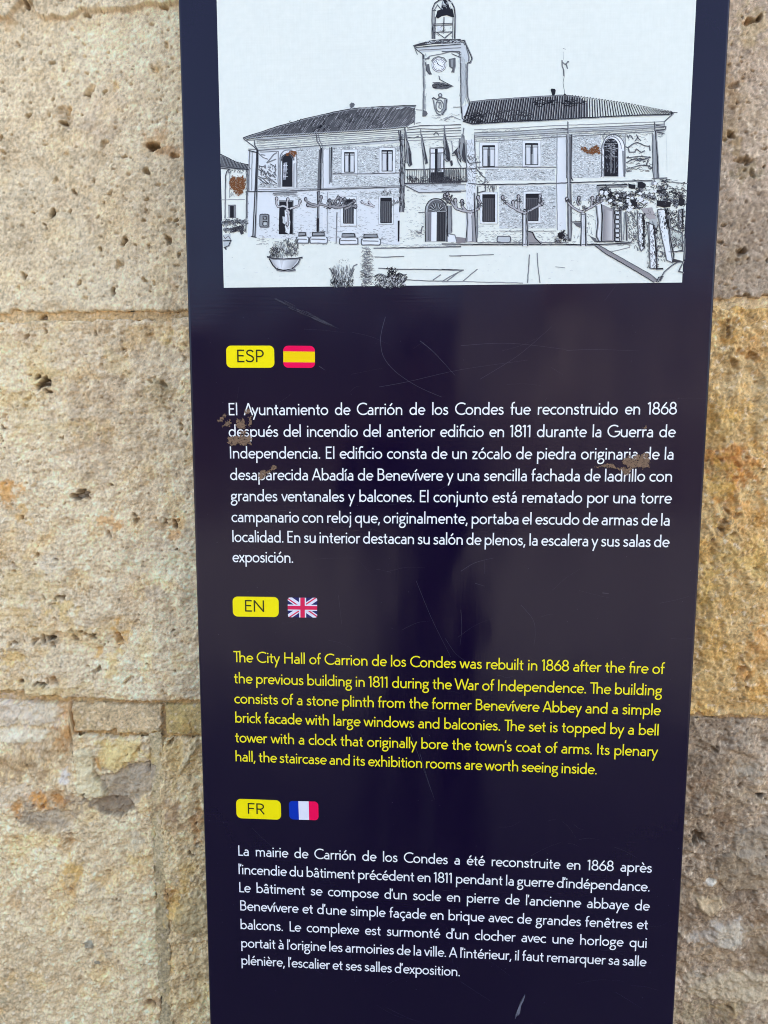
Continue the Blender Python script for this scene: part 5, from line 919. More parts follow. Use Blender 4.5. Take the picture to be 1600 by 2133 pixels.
ln(2, [(1255, 78), (1300, 85), (1330, 72)], 1.2, K2); ln(2, [(1425, 66), (1436, 50), (1448, 52), (1456, 68)], 1.2, K2); ln(1, [(1236, 815), (1250, 900), (1246, 1046)], 1.4, G1); fill(2, [(1208, 60), (1232, 60), (1236, 560), (1216, 560)], G2, 3, .4); ln(2, [(1212, 40), (1212, 380), (1208, 560)], 1.6, K1, 5); ln(2, [(1238, 60), (1240, 300), (1232, 560)], 1.0, K2, 5); hatch(2, 1205, 60, 1242, 560, 110, 26, 1.0, K2, (1.35, 1.8), 5); fill(2, [(1196, 615), (1208, 615), (1206, 748), (1196, 750)], K1, 5)
ln(2, [(1328, 562), (1372, 560)], 1.0, K2); ln(2, [(1315, 685), (1345, 690), (1350, 655), (1360, 652)], 1.1, K2); hatch(2, 1280, 675, 1370, 720, 50, 14, .9, G2, (-.4, .8), 3); hatch(2, 1250, 440, 1370, 560, 26, 12, .6, (.6, .64, .63), (-.3, .3), 2)
# main door arch
arch(2, 1372, 1510, 545, 750, (.50, .54, .54), 4, 72); ln(2, arch(2, 1372, 1510, 545, 750, 0, -1, 72), 1.6, K1, 6); arch(2, 1386, 1504, 548, 560, G1, 5, 66)
for k in range(24): t_ = k/23; ln(2, [(1392+t_*105, 540-45*math.sin(math.pi*t_)), (1440+t_*18, 556)], .9, K1 if k % 3 else G3, 6, .3, False)
grad(2, [(1380, 560), (1414, 560), (1410, 748), (1380, 748)], (.28, .29, .3), (.20, .20, .21), 5); grad(2, [(1412, 560), (1446, 562), (1444, 748), (1410, 748)], (.80, .84, .84), (.84, .88, .87), 5); fill(2, [(1446, 560), (1504, 560), (1502, 748), (1444, 748)], (.03, .03, .034), 6); ln(2, [(1444, 556), (1506, 556)], 1.2, G2, 7); ln(2, [(1396, 570), (1392, 740)], 1.6, G1, 6)
for k in range(6): ln(2, [(1450+k*10, 566), (1449+k*10, 745)], .5, G1, 7, .1, False)
# columns and tree at the centre (crop 4)
fill(4, [(150, 95), (205, 90), (210, 270), (215, 700), (150, 700), (152, 300)], (.76, .81, .80), 2); ln(4, [(150, 95), (154, 350)], 1.0, K2); ln(4, [(200, 60), (206, 200), (214, 270)], 1.2, K2); ln(4, [(135, 175), (170, 240), (240, 230)], 1.3, K2); ln(4, [(160, 190), (175, 215), (205, 200), (200, 180)], 1.2, G1); ln(4, [(156, 272), (212, 270), (255, 320), (268, 325), (265, 355), (240, 370)], 1.4, K2); ln(4, [(160, 360), (270, 372), (268, 410), (220, 420)], 1.3, K2); ln(4, [(215, 280), (250, 300)], 1.2, G1); hatch(4, 155, 180, 240, 380, 50, 22, .9, G1, (-.5, 1.4), 4); ln(4, [(220, 380), (218, 700)], 1.6, K2)
fill(4, [(0, 480), (22, 500), (20, 720), (0, 720)], K1, 5); fill(4, [(30, 500), (62, 500), (64, 670), (30, 680)], G2, 4, .5); ln(4, [(36, 500), (36, 690)], 1.8, K1, 6); ln(4, [(58, 500), (60, 660)], 1.4, K2, 6); fill(4, [(70, 690), (148, 700), (146, 730), (90, 730)], (.26, .24, .24), 3, .5); fill(4, [(28, 670), (80, 680), (92, 722), (30, 724)], (.82, .86, .86), 4, .8); ln(4, [(28, 670), (80, 680), (92, 722)], 1.0, K2, 6)
fill(4, [(152, 530), (205, 525), (208, 600), (214, 725), (150, 725), (160, 620)], (.36, .36, .36), 5, .8); fill(4, [(162, 540), (185, 540), (188, 720), (160, 720)], (.66, .68, .67), 6, .8); ln(4, [(154, 530), (158, 600), (150, 725)], 1.8, K1, 7); ln(4, [(200, 420), (206, 600), (214, 725)], 2.0, K1, 7); ln(4, [(185, 560), (192, 720)], 1.4, G1, 7)
pollard(4, [[(180, 540), (130, 530), (85, 515), (60, 475), (36, 430)], [(150, 535), (130, 510), (126, 475)], [(180, 540), (225, 520), (240, 480), (225, 450)], [(90, 515), (88, 490), (84, 468)], [(36, 470), (20, 440)]], 11, (.42, .42, .42))
for x, y, r in ((40, 450, 26), (60, 480, 24), (126, 490, 16), (236, 500, 16), (20, 470, 20)): blob(4, x, y, r, 18, 1.1, K2, 8, False)
for tr_, br, w in (((512, 545), [[(512, 545), (470, 530), (420, 500), (390, 480), (376, 450)], [(480, 535), (472, 490), (474, 445)], [(520, 545), (560, 520), (600, 500), (606, 440)], [(445, 515), (440, 480)], [(600, 500), (618, 488)]], 26), ((872, 545), [[(872, 540), (830, 525), (790, 495), (772, 460)], [(850, 500), (838, 480), (846, 455)], [(880, 530), (930, 505), (965, 480), (985, 470)], [(925, 505), (930, 455)], [(960, 485), (962, 450)]], 26)):
    x, y = tr_; fill(4, [(x-w/2, y), (x+w/2, y), (x+w/2+3, 748), (x-w/2-2, 748)], (.74, .78, .77), 6, .4); ln(4, [(x-w/2, y), (x-w/2+1, 640), (x-w/2-2, 748)], 1.4, K1, 8); ln(4, [(x+w/2, y), (x+w/2+3, 748)], 1.9, K1, 8); ln(4, [(x+4, y+10), (x+6, 740)], 1.0, G2, 7); ln(4, [(x-w/2-3, y+8), (x+w/2+3, y+6)], 1.2, K2, 8)
    pollard(4, br, 10, (.45, .45, .45))
for x, y, r in ((385, 470, 20), (474, 470, 18), (605, 470, 20), (840, 480, 24), (935, 470, 26), (965, 470, 22), (530, 530, 20), (880, 520, 20), (780, 470, 14)): blob(4, x, y, r, 16, 1.1, K2, 8, False)
fill(4, [(525, 660), (560, 665), (572, 700), (610, 735), (528, 735)], (.33, .32, .31), 4, .6); ln(4, [(528, 655), (560, 665), (575, 700), (615, 738)], 1.6, K1, 7); p = rrect(342, 688, 425, 725, 12, 4); ln(4, p+[p[0]], 1.2, K2, 5); fill(4, p, G3, 3)
for x, y in ((735, 690), (765, 700), (715, 715), (748, 675)): blob(4, x, y, 22, 16, 1.4, K1, 7)
fill(4, [(715, 672), (745, 660), (760, 690), (740, 705), (720, 700)], K1, 7, 1)
fill(4, [(808, 600), (862, 598), (858, 640), (830, 625)], G1, 5, .5); ln(4, [(800, 600), (862, 598)], 1.6, K1, 6); fill(4, [(892, 660), (945, 725), (980, 722), (950, 700), (920, 690)], G1, 5, .5)
# right door and portal
ln(4, [(955, 375), (1145, 370)], 2.6, K1); ln(4, [(965, 388), (1140, 382)], 1.2, G1); fill(4, [(952, 380), (975, 385), (985, 420), (965, 425)], G2, 4)
fill(4, [(985, 490), (1062, 525), (1062, 715), (985, 718)], (.34, .33, .33), 5, .4); grad(4, [(1000, 520), (1050, 535), (1050, 712), (998, 712)], (.26, .25, .25), (.60, .60, .58), 6); ln(4, [(985, 480), (992, 560), (985, 718)], 2.6, K1, 7); ln(4, [(1062, 520), (1066, 715)], 1.6, K1, 7); fill(4, [(950, 500), (982, 490), (980, 718), (955, 715)], (.76, .80, .79), 5, .4); ln(4, [(952, 500), (962, 600), (952, 690), (968, 718)], 2.0, K2, 7)
for k in range(7): y = 530+k*28; p = rrect(1068+(k % 2)*3, y, 1096, y+24, 5, 3); ln(4, p+[p[0]], 1.3, K1, 7); fill(4, p, (.70, .74, .73), 5)
ln(4, [(1104, 530), (1108, 715)], 1.6, K2, 7); ln(4, [(1136, 535), (1140, 715)], 2.2, K2, 7); ln(4, [(1125, 540), (1122, 712)], .8, G1, 7); ln(4, [(1060, 717), (1170, 730)], 1.6, K1, 7); ln(4, [(950, 720), (1060, 720)], 1.6, K1, 7)
hatch(4, 1145, 540, 1210, 720, 90, 20, 1.0, G1, (.6, 2.4), 5); blob(4, 1190, 690, 20, 14)
# mass of pollarded crowns on the right
for k in range(95):
    x = rd.uniform(980, 1500); y = 420+50*math.sin((x-980)/90)+rd.uniform(-45, 62)
    if x > 1370: y = rd.uniform(410, 500)
    blob(4, x, y, rd.uniform(12, 26), 10, 1.1, K1, 7, k % 3 != 0)
for x, y, w_, h2 in ((1175, 380, 40, 40), (1232, 375, 50, 44), (990, 415, 30, 40), (1185, 490, 44, 46), (1040, 430, 30, 40), (1100, 440, 26, 40), (1370, 490, 90, 46), (1340, 412, 40, 26), (1405, 600, 22, 50), (1480, 480, 40, 50)):
    fill(4, [(x-w_/2+rd.uniform(-5, 5), y-h2/2+rd.uniform(-6, 6)), (x+rd.uniform(-5, 5), y-h2/2+rd.uniform(-6, 6)), (x+w_/2, y-h2/4), (x+w_/2+rd.uniform(-6, 2), y+h2/3), (x, y+h2/2), (x-w_/2, y+h2/4)], K1, 7, 1.0)
for k in range(40): x = rd.uniform(985, 1320); y = 430+45*math.sin((x-980)/90)+rd.uniform(-40, 60); r = rd.uniform(7, 14); p = [(x+r*math.cos(t_*.7), y+r*.8*math.sin(t_*.7)) for t_ in range(9)]; fill(4, p, (.80, .84, .82), 8, .6)
for k in range(70): x = rd.uniform(985, 1500); y = 430+40*math.sin((x-980)/90)+rd.uniform(-50, 60); ln(4, [(x, y), (x+rd.uniform(-26, 26), y+rd.uniform(-22, 22)), (x+rd.uniform(-30, 30), y+rd.uniform(-26, 26))], rd.uniform(.9, 1.9), K1, 9, .5, False)
# their trunks
for pl, sh in (([(1205, 545), (1240, 550), (1248, 760), (1228, 780), (1215, 740)], 1238), ([(1262, 600), (1310, 620), (1326, 890), (1285, 885), (1275, 700)], 1314), ([(1330, 525), (1378, 520), (1395, 640), (1422, 850), (1385, 835), (1345, 640)], 1400), ([(1460, 530), (1488, 520), (1480, 640), (1462, 635)], 1478)):
    fill(4, pl, (.80, .85, .83), 8, 1.3); ln(4, pl+[pl[0]], 1.3, K2, 9)
    hatch(4, pl[0][0], pl[0][1], pl[1][0], pl[3][1], 60, 16, 1.0, G1, (.9, 2.2), 9); hatch(4, pl[1][0]-6, pl[1][1], pl[2][0]+8, pl[2][1], 40, 18, 1.6, K1, (1.2, 2.0), 9)
    for _ in range(14): t_ = rd.random(); blob(4, pl[1][0]+(pl[2][0]-pl[1][0])*t_+rd.uniform(-3, 10), pl[1][1]+(pl[2][1]-pl[1][1])*t_, rd.uniform(5, 10), 5, 1.1, K1, 9, False)
    ln(4, [pl[1], pl[2]], 2.0, K1, 9); hatch(4, pl[0][0]+6, pl[0][1], pl[1][0]-4, pl[3][1]-40, 26, 12, .8, G2, (.4, 2), 9)
fill(4, [(1275, 560), (1325, 540), (1336, 700), (1318, 640), (1285, 640)], (.46, .50, .48), 6, .8); fill(4, [(1230, 515), (1300, 510), (1320, 580), (1280, 585), (1245, 550)], (.40, .38, .37), 6, .8); ln(4, [(1310, 640), (1322, 760), (1326, 890), (1365, 888)], 2.3, K1, 9); ln(4, [(1275, 600), (1280, 700), (1278, 770)], 1.3, K2, 9)
hatch(4, 1395, 540, 1500, 760, 150, 22, 1.1, G1, (.4, 2.6), 6); fill(4, [(1415, 650), (1478, 680), (1478, 770), (1432, 740)], (.58, .64, .57), 6, .6); ln(4, [(1395, 560), (1410, 700), (1430, 800), (1425, 850)], 1.8, K1, 9); ln(4, [(1410, 640), (1482, 668), (1484, 775), (1440, 785)], 1.5, K2, 9); ln(4, [(1430, 700), (1450, 740), (1425, 760)], 1.4, K2, 9); ln(4, [(1345, 780), (1365, 790), (1358, 810), (1335, 812)], 1.3, K2, 9); ln(4, [(1460, 640), (1495, 640)], 1.8, K2, 9)
fill(4, [(1408, 825), (1440, 830), (1485, 842), (1440, 850), (1412, 848)], K2, 8, .6); ln(4, [(1340, 960), (1370, 910), (1410, 875), (1455, 848), (1488, 845), (1470, 885), (1460, 905), (1490, 912)], 1.5, K2, 9); ln(4, [(1325, 970), (1338, 942), (1360, 938), (1345, 965)], 1.6, K1, 9); ln(4, [(1497, 700), (1496, 830)], 1.2, G1, 9); ln(4, [(1400, 785), (1490, 780)], 1.4, K2, 9)
hatch(4, 1345, 520, 1500, 660, 60, 18, 1.2, K1, (.2, 2.8), 7); hatch(4, 1400, 380, 1500, 420, 26, 20, 1.1, G1, (-.5, .6), 6); hatch(4, 1330, 340, 1500, 400, 30, 18, .8, G2, (-.5, .6), 6)
# soft tone: under the eaves, beside the pilasters, along the foot of the walls
for c_, a, b_ in ((2, (716, 150, 756, 700), (.70, .75, .74)), (4, (712, 60, 768, 650), (.70, .75, .74))):
    grad(c_, [(a[0], a[1]), (a[2], a[1]), (a[2], a[3]), (a[0], a[3])], (.80, .84, .83), b_, 1)
for args in ((2, 300, 560, 1190, 720, 200, 16, .8, (.56, .6, .58), (-.5, .5), 2), (2, 540, 410, 1200, 480, 120, 18, .8, (.42, .46, .44), (-.3, .3), 2), (4, 225, 600, 790, 735, 160, 16, .9, (.5, .54, .52), (-.4, .4), 2),
             (2, 1250, 95, 1600, 150, 50, 22, .8, (.5, .54, .52), (-.2, .2), 2), (2, 1245, 440, 1380, 740, 90, 16, .8, (.55, .6, .58), (-.6, .6), 2), (4, 155, 95, 215, 700, 150, 20, .9, (.42, .45, .44), (.9, 2.0), 4),
             (3, 105, 330, 150, 660, 70, 26, 1.0, (.48, .52, .5), (1.3, 1.8), 2), (1, 1360, 350, 1378, 740, 50, 24, .8, (.42, .45, .44), (1.4, 1.7), 4), (3, 200, 800, 1370, 850, 200, 34, .8, (.45, .5, .48), (-.12, .05), 3),
             (1, 300, 880, 1235, 960, 170, 34, .8, (.5, .55, .53), (-.14, .0), 3), (4, 985, 60, 1000, 320, 40, 20, .9, G2, (1.3, 1.8), 4), (4, 1140, 420, 1500, 760, 160, 20, 1.0, G1, (.2, 2.9), 6), (4, 800, 480, 960, 700, 60, 16, .8, G2, (.3, 2.5), 3),
             (4, 30, 720, 1200, 745, 120, 20, .9, G2, (-.1, .1), 4), (2, 300, 715, 1240, 770, 110, 20, .8, G2, (-.1, .1), 3), (4, 225, 340, 300, 400, 30, 14, .9, G1, (-.6, .8), 4)):
    hatch(*args)
# ground right
fill(4, [(945, 748), (965, 742), (1290, 920), (1330, 955), (1345, 972), (1300, 970), (1200, 900), (1000, 788)], (.30, .29, .29), 5, .4); ln(4, [(945, 745), (1010, 795), (1200, 905), (1310, 972)], 1.5, K1, 7); ln(4, [(965, 742), (1290, 925), (1340, 970)], 1.2, K2, 7)
ln(4, [(0, 735), (150, 738), (340, 738), (700, 738), (900, 742), (1160, 730)], 1.9, K1, 6); ln(4, [(220, 728), (500, 728), (780, 725)], .8, G1, 5); ln(4, [(45, 808), (180, 806), (320, 800)], .9, G1); ln(4, [(0, 893), (135, 896)], 1.5, K2); ln(4, [(0, 968), (50, 935), (130, 898)], 1.0, G1); ln(4, [(130, 965), (220, 890)], .8, G1); ln(4, [(540, 800), (535, 880), (528, 975)], 1.0, G1); ln(4, [(588, 790), (592, 870), (605, 975)], .9, G1); ln(4, [(0, 968), (130, 966), (500, 976)], .9, G2); ln(4, [(700, 876), (760, 882)], .5, G2); ln(4, [(1020, 790), (1160, 755)], .6, G2)
for k in range(40): hatch(4, 20, 760, 1250, 960, 1, 12, .5, (.6, .63, .62), (-.2, .2), 2)
draw = D.build('ink_drawing', mt_ink, None); draw.parent = pic; 
pic.matrix_parent_inverse = Matrix.Translation(-sign.location)

# ---- worn places where the print is rubbed through to brown
def wear(polys, mat, label):
    for k, pl in enumerate(polys):
        I = Ink(.0008+.00006*k); P_ = np.array(pl, float); st = .42
        gx, gy = np.meshgrid(np.arange(P_[:, 0].min()-2, P_[:, 0].max()+2, st), np.arange(P_[:, 1].min()-2, P_[:, 1].max()+2, st))
        wx_ = gx+3.2*fbm(gx*.001, gy*.001, .007, 4, .65, 3.+k); wy_ = gy+3.2*fbm(gx*.001, gy*.001, .007, 4, .65, 19.+k); ins = np.zeros(gx.shape, bool)
        for i in range(len(P_)):
            a_, b_ = P_[i], P_[(i+1) % len(P_)]
            ins ^= ((a_[1] > wy_) != (b_[1] > wy_)) & (wx_ < (b_[0]-a_[0])*(wy_-a_[1])/(b_[1]-a_[1]+1e-12)+a_[0])
        ins &= fbm(gx*.001*.8, gy*.001*1.6, .0035, 4, .75, 40.+k) < .52
        ii = np.argwhere(ins); ids = {}; vv = []; ff = []
        def vid(r_, c_):
            if (r_, c_) not in ids: ids[(r_, c_)] = len(vv); vv.append((P_[:, 0].min()-2+(c_-.5)*st, P_[:, 1].min()-2+(r_-.5)*st))
            return ids[(r_, c_)]
        for r_, c_ in ii: ff.append((vid(r_, c_), vid(r_, c_+1), vid(r_+1, c_+1), vid(r_+1, c_)))
        if not ff: continue
        I.put(vv, ff, (1, 1, 1), 0)
        I.build('worn_patch', mat, sign, cols=False, label=label)
m2 = lambda c, pts: q(c, pts)
wear([m2(2, [(122, 345), (135, 332), (150, 338), (160, 330), (180, 336), (210, 330), (222, 350), (218, 410), (205, 440), (180, 458), (165, 440), (145, 420), (124, 415)])], mt_rust2, 'brown worn patch on the small house of the drawing')
wear([m2(2, [(482, 185), (500, 172), (520, 166), (548, 168), (552, 180), (540, 195), (536, 208), (522, 200), (510, 192), (496, 196), (480, 196)])], mt_rust2, 'brown worn patch over the left arched window')
wear([m2(4, [(856, 132), (872, 140), (892, 145), (905, 158), (920, 160), (922, 148), (930, 136), (945, 128), (955, 118), (962, 130), (975, 155), (986, 180), (950, 178), (920, 182), (880, 172), (865, 158)])], mt_rust2, 'brown worn patch beside the right arched window')
e1 = lambda pts: [(440+x/3.2, 680+y/3.2) for x, y in pts]
wear([e1([(45, 625), (70, 598), (98, 580), (104, 595), (80, 625), (55, 640)]), e1([(98, 632), (120, 625), (136, 640), (122, 668), (104, 662)]), e1([(74, 658), (92, 650), (96, 662), (80, 670)])], mt_rust, 'small brown worn flecks left of the first text lines')
wear([e1([(228, 560), (250, 545), (256, 575), (242, 590), (225, 580)]), e1([(170, 640), (180, 605), (196, 632), (210, 610), (226, 640), (232, 676), (168, 676)]), e1([(252, 605), (268, 600), (270, 640), (262, 672), (250, 668)])], mt_rust, 'brown worn smears between the first two text lines')
wear([e1([(114, 738), (150, 728), (180, 736), (200, 720), (235, 732), (262, 724), (270, 745), (266, 790), (235, 786), (215, 792), (180, 778), (168, 790), (130, 794), (114, 780)]), e1([(190, 700), (228, 690), (240, 712), (214, 722)])], mt_rust, 'brown worn patch under the word after the first line')
wear([e1([(316, 985), (332, 965), (360, 962), (374, 990), (352, 1010), (330, 1018), (318, 1005)]), e1([(362, 972), (385, 960), (392, 972), (372, 984)]), e1([(398, 940), (412, 926), (438, 932), (430, 946), (412, 962), (394, 962)])], mt_rust, 'brown worn spot on the fourth Spanish line')
e2 = lambda pts: [(920+x/3.077, 680+y/3.077) for x, y in pts]
wear([e2([(965, 903), (1010, 895), (1040, 878), (1080, 882), (1130, 902), (1160, 905), (1150, 918), (1090, 906), (1030, 900)]), e2([(1165, 850), (1200, 828), (1215, 850), (1240, 825), (1270, 822), (1268, 850), (1230, 880), (1200, 905), (1180, 895), (1160, 872)]),
      e2([(1215, 880), (1250, 855), (1290, 812), (1325, 808), (1330, 900), (1290, 905), (1250, 900), (1215, 915)]), e2([(1150, 915), (1170, 905), (1215, 908), (1205, 945), (1172, 950)]), e2([(1290, 645), (1312, 640), (1316, 652), (1280, 655)])], mt_rust, 'brown worn patch between the third and fourth Spanish lines')
# ---- scratches in the laminate
I = Ink(.00006)
def scr(pts, w=.6, w2=.2): I.ribbon(crom(pts, 5), w, (1, 1, 1), 0, w2)
scr([(803, 660), (795, 690), (793, 715), (800, 745), (825, 775), (870, 805), (920, 827)], .9, .4); scr([(875, 710), (905, 735), (948, 782)], 1.0, .3); scr([(440+720/3.2, 680+265/3.2), (440+760/3.2, 680+292/3.2)], 1.2, .3)
scr([(790, 806), (850, 795), (960, 770), (1100, 750)], .5); scr([(960, 720), (1060, 715), (1180, 728)], .5); scr([(1000, 790), (1080, 740), (1150, 680)], .5); scr([(1180, 730), (1240, 728), (1330, 731)], .4)
scr([(1010, 1180+15), (1010, 1165)], .4); scr([(960, 1190), (990, 1172), (1030, 1162)], .7); scr([(990, 1215), (1010, 1221)], .8); scr([(1255, 1235), (1268, 1236)], 1.3, .6)
scr([(1085, 1260), (1110, 1290), (1115, 1320), (1112, 1345)], .4); scr([(960, 1270), (962, 1310), (958, 1345)], .5); scr([(867, 1210), (900, 1290), (940, 1370)], .5); scr([(875, 1570), (890, 1620), (905, 1665)], .6); scr([(440+1330/3.2, 1200+1050/3.2), (440+1420/3.2, 1200+1300/3.2), (440+1470/3.2, 1200+1440/3.2)], .5)
scr([(928, 1330), (950, 1362), (990, 1392)], .4); scr([(705, 1240), (712, 1300)], .3)
for k in range(90):
    x, y = rd.uniform(480, 1400), rd.uniform(620, 2100); a = rd.gauss(0, .5); l = rd.uniform(15, 90); b_ = rd.uniform(-6, 6)
    scr([(x, y), (x+l/2*math.cos(a), y+l/2*math.sin(a)+b_), (x+l*math.cos(a), y+l*math.sin(a))], rd.uniform(.10, .26), .08)
for k in range(160): x, y = rd.uniform(400, 1440), rd.uniform(610, 2110); I.disc(x, y, rd.uniform(.3, .8), (1, 1, 1), 0, 5)
o = I.build('scratches', mt_scr, sign, cols=False); o['kind'] = 'stuff'; o['label'] = 'fine pale scratches in the glossy face'
I = Ink(.0008); 
for pl in ([(570, 622), (600, 630), (640, 650), (680, 668), (706, 684), (690, 684), (650, 668), (610, 645)],): I.poly(pl, (1, 1, 1), 0)
for k in range(5): I.ribbon([(1072+k*3, 2122-k*3), (1080+k*2.2, 2100-k*3), (1093, 2069+k*1.5)], 1.8, (1, 1, 1), 0, .5)
mt_fnt, _, _ = new_mat('faint_scuff', (.035, .035, .055), .35)
a_o = Ink(.0008)
for k in range(46):
    t0 = rd.random()*.8; t1 = min(1, t0+rd.uniform(.06, .3)); off = rd.gauss(0, 3.2)*(1-abs(2*(t0+t1)/2-1))**.5
    a_o.ribbon([(572+134*t_+off*.4, 621+63*t_**.92-off*.8+rd.uniform(-.3, .3)) for t_ in np.linspace(t0, t1, 5)], rd.uniform(.4, 1.3), (1, 1, 1), 0, .2)
a_o.build('scuff', mt_fnt, sign, cols=False, label='faint slanting scuff under the picture')
I = Ink(.0008)
for k in range(16):
    a = rd.uniform(0, 15); b_ = rd.uniform(0, 6); I.ribbon(crom([(1068+a, 2126-a-b_), (1077+a*.6, 2100-a*.5), (1085+a*.4, 2080+b_), (1094-rd.random(), 2070+b_*.8)][:rd.choice([3, 4, 4])], 4), rd.uniform(.3, .9), (1, 1, 1), 0, .2)
I.build('scuff', mt_scr2, sign, cols=False, label='pale curved scuff at the foot of the sign')

# ------------------------------------------------------------------ the ground and what the glossy face mirrors
mt_ground, t, b = new_mat('plaza_paving', (.42, .38, .33), .85); L = t.links.new
br = node(t, 'ShaderNodeTexBrick', Scale=1.6, offset=.5); br.inputs['Color1'].default_value = (.33, .30, .27, 1); br.inputs['Color2'].default_value = (.27, .25, .23, 1); br.inputs['Mortar'].default_value = (.16, .14, .12, 1)
br.inputs['Mortar Size'].default_value = .012; L(obj_coord(t, (1, 1, 1)), br.inputs['Vector'])
n1 = node(t, 'ShaderNodeTexNoise', Scale=3.0, Detail=8.0); L(obj_coord(t, (1, 1, 1)), n1.inputs['Vector'])
mx = node(t, 'ShaderNodeMix', data_type='RGBA', blend_type='MULTIPLY'); mx.inputs[0].default_value = .6; L(br.outputs[0], mx.inputs[6]); L(n1.outputs[0], mx.inputs[7]); L(mx.outputs[2], b.inputs['Base Color'])
g = mesh_obj('ground', [(-120, -120, 0), (120, -120, 0), (120, 120, 0), (-120, 120, 0)], [(0, 1, 2, 3)], mt_ground); tag(g, kind='structure')
mt_fac, t, b = new_mat('sandy_render', (.2, .17, .15), .9)
n1 = node(t, 'ShaderNodeTexNoise', Scale=1.2, Detail=6.0); t.links.new(obj_coord(t, (1, 1, 1)), n1.inputs['Vector'])
cr = node(t, 'ShaderNodeValToRGB'); cr.color_ramp.elements[0].color = (.22, .19, .19, 1); cr.color_ramp.elements[1].color = (.38, .33, .31, 1); t.links.new(n1.outputs[0], cr.inputs[0]); t.links.new(cr.outputs[0], b.inputs['Base Color'])
mt_glass, _, _ = new_mat('dark_window_glass', (.02, .022, .028), .08); mt_arcade_shade, _, _ = new_mat('arcade_shade_brown', (.07, .04, .025), .6); mt_tile, _, _ = new_mat('roof_tile', (.30, .13, .08), .85)
mt_brk, t, b = new_mat('darkened_brick', (.06, .05, .05), .9)  # wall colour made dark so the sign's left side mirrors dark
fac2 = empty('plaza_house', (-9, -19, 0), 'house darkened for its mirrored view, across the plaza beside the sandy one, seen only as a dim reflection', 'house', None)
box('wall', (-17, 1.2, -25, -18.9, 0, 6.4), mt_brk, fac2); box('roof', (-17.3, 1.2, -25.3, -18.4, 6.4, 6.7), mt_tile, fac2)
fac = empty('plaza_house', (0, -19, 0), 'sandy house across the plaza, seen only as a dim reflection in the sign', 'house')
box('wall', (1.25, 17, -25, -19, 0, 6.6), mt_fac, fac); box('roof', (1.25, 17.4, -25.4, -18.5, 6.6, 6.95), mt_tile, fac)
wv, wf = box_data(-.6, .6, -.04, .04, 0, 1.5); wme = None
for i in range(9):
    for z in (1.0, 4.2):
        x = -14.4+i*3.6; fq = fac if x > 2 else fac2
        if -1 < x < 2: continue
        if z < 2:
            box('arcade_shade', (x-1.25, x+1.25, -18.89, -18.82, .02, 3.0), mt_arcade_shade, fq); continue  # flat dark slab standing in for the shade inside the arcade
        o = mesh_obj('window', wv, wf, mt_glass, fq)
        o.location = (x, -18.84, z)
# the photographer in front of the sign, mirrored as a dark streaky figure
mt_jkt, _, _ = new_mat('dark_jacket_cloth', (.012, .014, .024), .9); mt_trs, _, _ = new_mat('dark_trousers_cloth', (.03, .03, .042), .9)
mt_skin, t, b = new_mat('skin', (.46, .27, .19), .55); mt_hair, _, _ = new_mat('dark_hair', (.02, .013, .01), .6); mt_shoe, _, _ = new_mat('shoe_leather', (.03, .02, .015), .4)
px, py = CAM[0]-.02, -1.28
def skin_mesh(name, V, E_, R_, mat, parent, sub=2):
    me = bpy.data.meshes.new(name); me.from_pydata(V, E_, []); o = bpy.data.objects.new(name, me); C.objects.link(o)
    m = o.modifiers.new('skin', 'SKIN'); m.use_smooth_shade = True
    for i, r in enumerate(R_): me.skin_vertices[0].data[i].radius = (r if isinstance(r, tuple) else (r, r))
    me.skin_vertices[0].data[0].use_root = True
    s_ = o.modifiers.new('sub', 'SUBSURF'); s_.levels = s_.render_levels = sub; me.materials.append(mat)
    if parent is not None: o.parent = parent; o.matrix_parent_inverse = Matrix.Translation(-parent.location)
    return o
man = empty('person', (px, py, 0), 'person in dark clothes holding up a phone, mirrored faintly in the sign', 'person')
V = [(0, 0, .95), (0, 0, 1.12), (0, .01, 1.32), (0, 0, 1.46), (0, .02, 1.54), (0, .05, 1.62), (0, .05, 1.70),
     (-.17, 0, 1.43), (-.25, .12, 1.22), (-.10, .36, 1.37), (.17, 0, 1.43), (.25, .12, 1.22), (.10, .36, 1.37),
     (-.10, 0, .90), (-.12, .03, .50), (-.13, -.02, .10), (.10, 0, .90), (.12, .03, .50), (.13, -.02, .10), (-.14, .10, .045), (.14, .10, .045)]
V = [(px+a, py+b_, c) for a, b_, c in V]
E_ = [(0, 1), (1, 2), (2, 3), (3, 4), (4, 5), (5, 6), (3, 7), (7, 8), (8, 9), (3, 10), (10, 11), (11, 12), (0, 13), (13, 14), (14, 15), (0, 16), (16, 17), (17, 18), (15, 19), (18, 20)]
R_ = [(.16, .11), (.14, .10), (.17, .11), (.12, .08), .055, .085, .075, .065, .045, .03, .065, .045, .03, (.09, .09), .065, .045, (.09, .09), .065, .045, .035, .035]
skin_mesh('body', V, E_, R_, mt_skin, man)
Vj = [(0, 0, .93), (0, 0, 1.12), (0, .01, 1.32), (0, 0, 1.47), (-.18, 0, 1.43), (-.26, .12, 1.22), (-.12, .32, 1.355), (.18, 0, 1.43), (.26, .12, 1.22), (.12, .32, 1.355)]
skin_mesh('jacket', [(px+a, py+b_, c) for a, b_, c in Vj], [(0, 1), (1, 2), (2, 3), (3, 4), (4, 5), (5, 6), (3, 7), (7, 8), (8, 9)], [(.20, .14), (.18, .13), (.21, .14), (.13, .095), .085, .066, .05, .085, .066, .05], mt_jkt, man)
Vt = [(0, 0, .96), (-.10, 0, .88), (-.12, .03, .50), (-.13, -.01, .10), (.10, 0, .88), (.12, .03, .50), (.13, -.01, .10)]
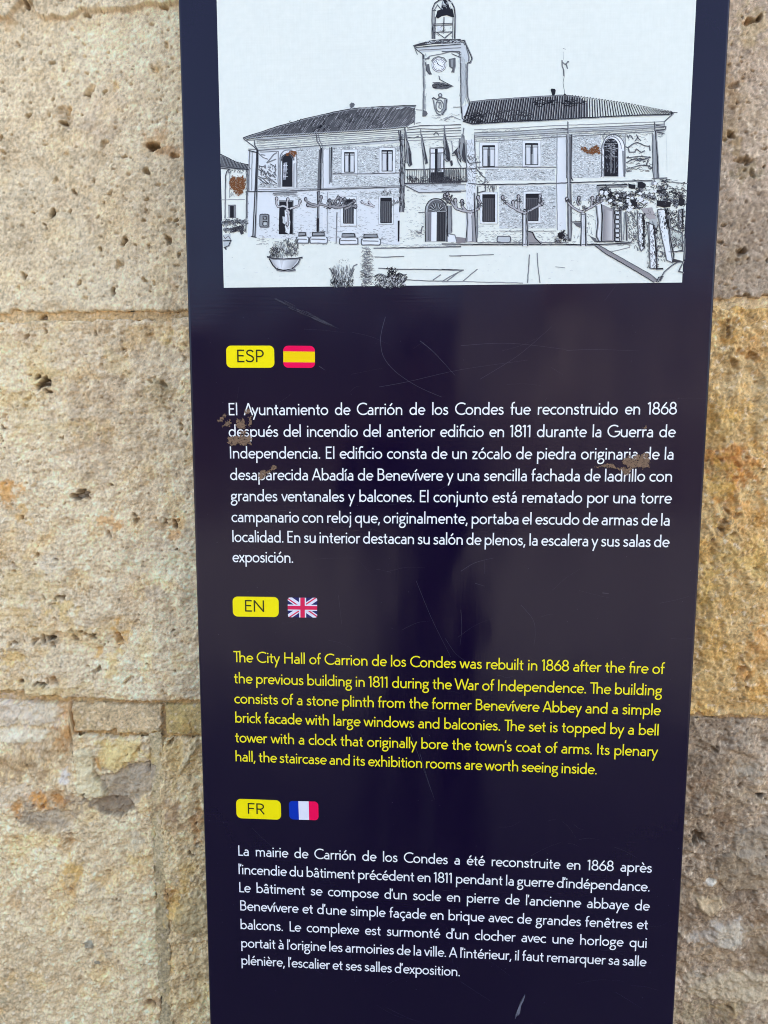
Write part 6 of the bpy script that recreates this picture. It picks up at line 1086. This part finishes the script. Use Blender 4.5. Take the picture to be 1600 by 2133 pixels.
skin_mesh('trousers', [(px+a, py+b_, c) for a, b_, c in Vt], [(0, 1), (1, 2), (2, 3), (0, 4), (4, 5), (5, 6)], [(.17, .12), (.105, .105), .085, .07, (.105, .105), .085, .07], mt_trs, man)
skin_mesh('hair', [(px, py+.02, 1.70), (px, py+.0, 1.745), (px, py-.03, 1.68), (px, py-.03, 1.60)], [(0, 1), (0, 2), (2, 3)], [.092, .08, .088, .07], mt_hair, man)
for s_ in (-1, 1): skin_mesh('shoe', [(px+s_*.13, py-.05, .05), (px+s_*.14, py+.08, .045), (px+s_*.145, py+.18, .04)], [(0, 1), (1, 2)], [.05, .05, .042], mt_shoe, man)
for s_ in (-1, 1):     # hands: a palm with four curled fingers and a thumb closing on the phone's edge
    wx, wy, wz = px+s_*.10, py+.36, 1.37; V = [(wx, wy, wz), (wx-s_*.002, wy+.045, wz+.03), (wx-s_*.004, wy+.075, wz+.05)]; E_ = [(0, 1), (1, 2)]; R_ = [.026, (.02, .034), (.016, .036)]
    for k, l in enumerate((.9, 1.0, .95, .8)):
        n0 = len(V); zz = wz+.078-.021*k; V += [(wx+s_*.0, wy+.095, zz), (wx-s_*.006, wy+.095+.034*l, zz+.004), (wx-s_*.028, wy+.105+.040*l, zz+.004), (wx-s_*.045*l, wy+.095+.036*l, zz+.002)]
        E_ += [(2, n0), (n0, n0+1), (n0+1, n0+2), (n0+2, n0+3)]; R_ += [.0095, .009, .008, .0072]
    n0 = len(V); V += [(wx-s_*.018, wy+.062, wz+.065), (wx-s_*.035, wy+.085, wz+.078), (wx-s_*.05, wy+.10, wz+.085)]; E_ += [(1, n0), (n0, n0+1), (n0+1, n0+2)]; R_ += [.012, .010, .009]
    skin_mesh('hand', V, E_, R_, mt_skin, man, 1)
mt_ph, _, _ = new_mat('black_phone_glass', (.01, .01, .012), .15)
ph = box('phone', (px-.078, px+.078, py+.44, py+.448, 1.372, 1.45), mt_ph, None, .003, 2); tag(ph, 'black phone held level by the person before the sign, seen only mirrored', 'phone')
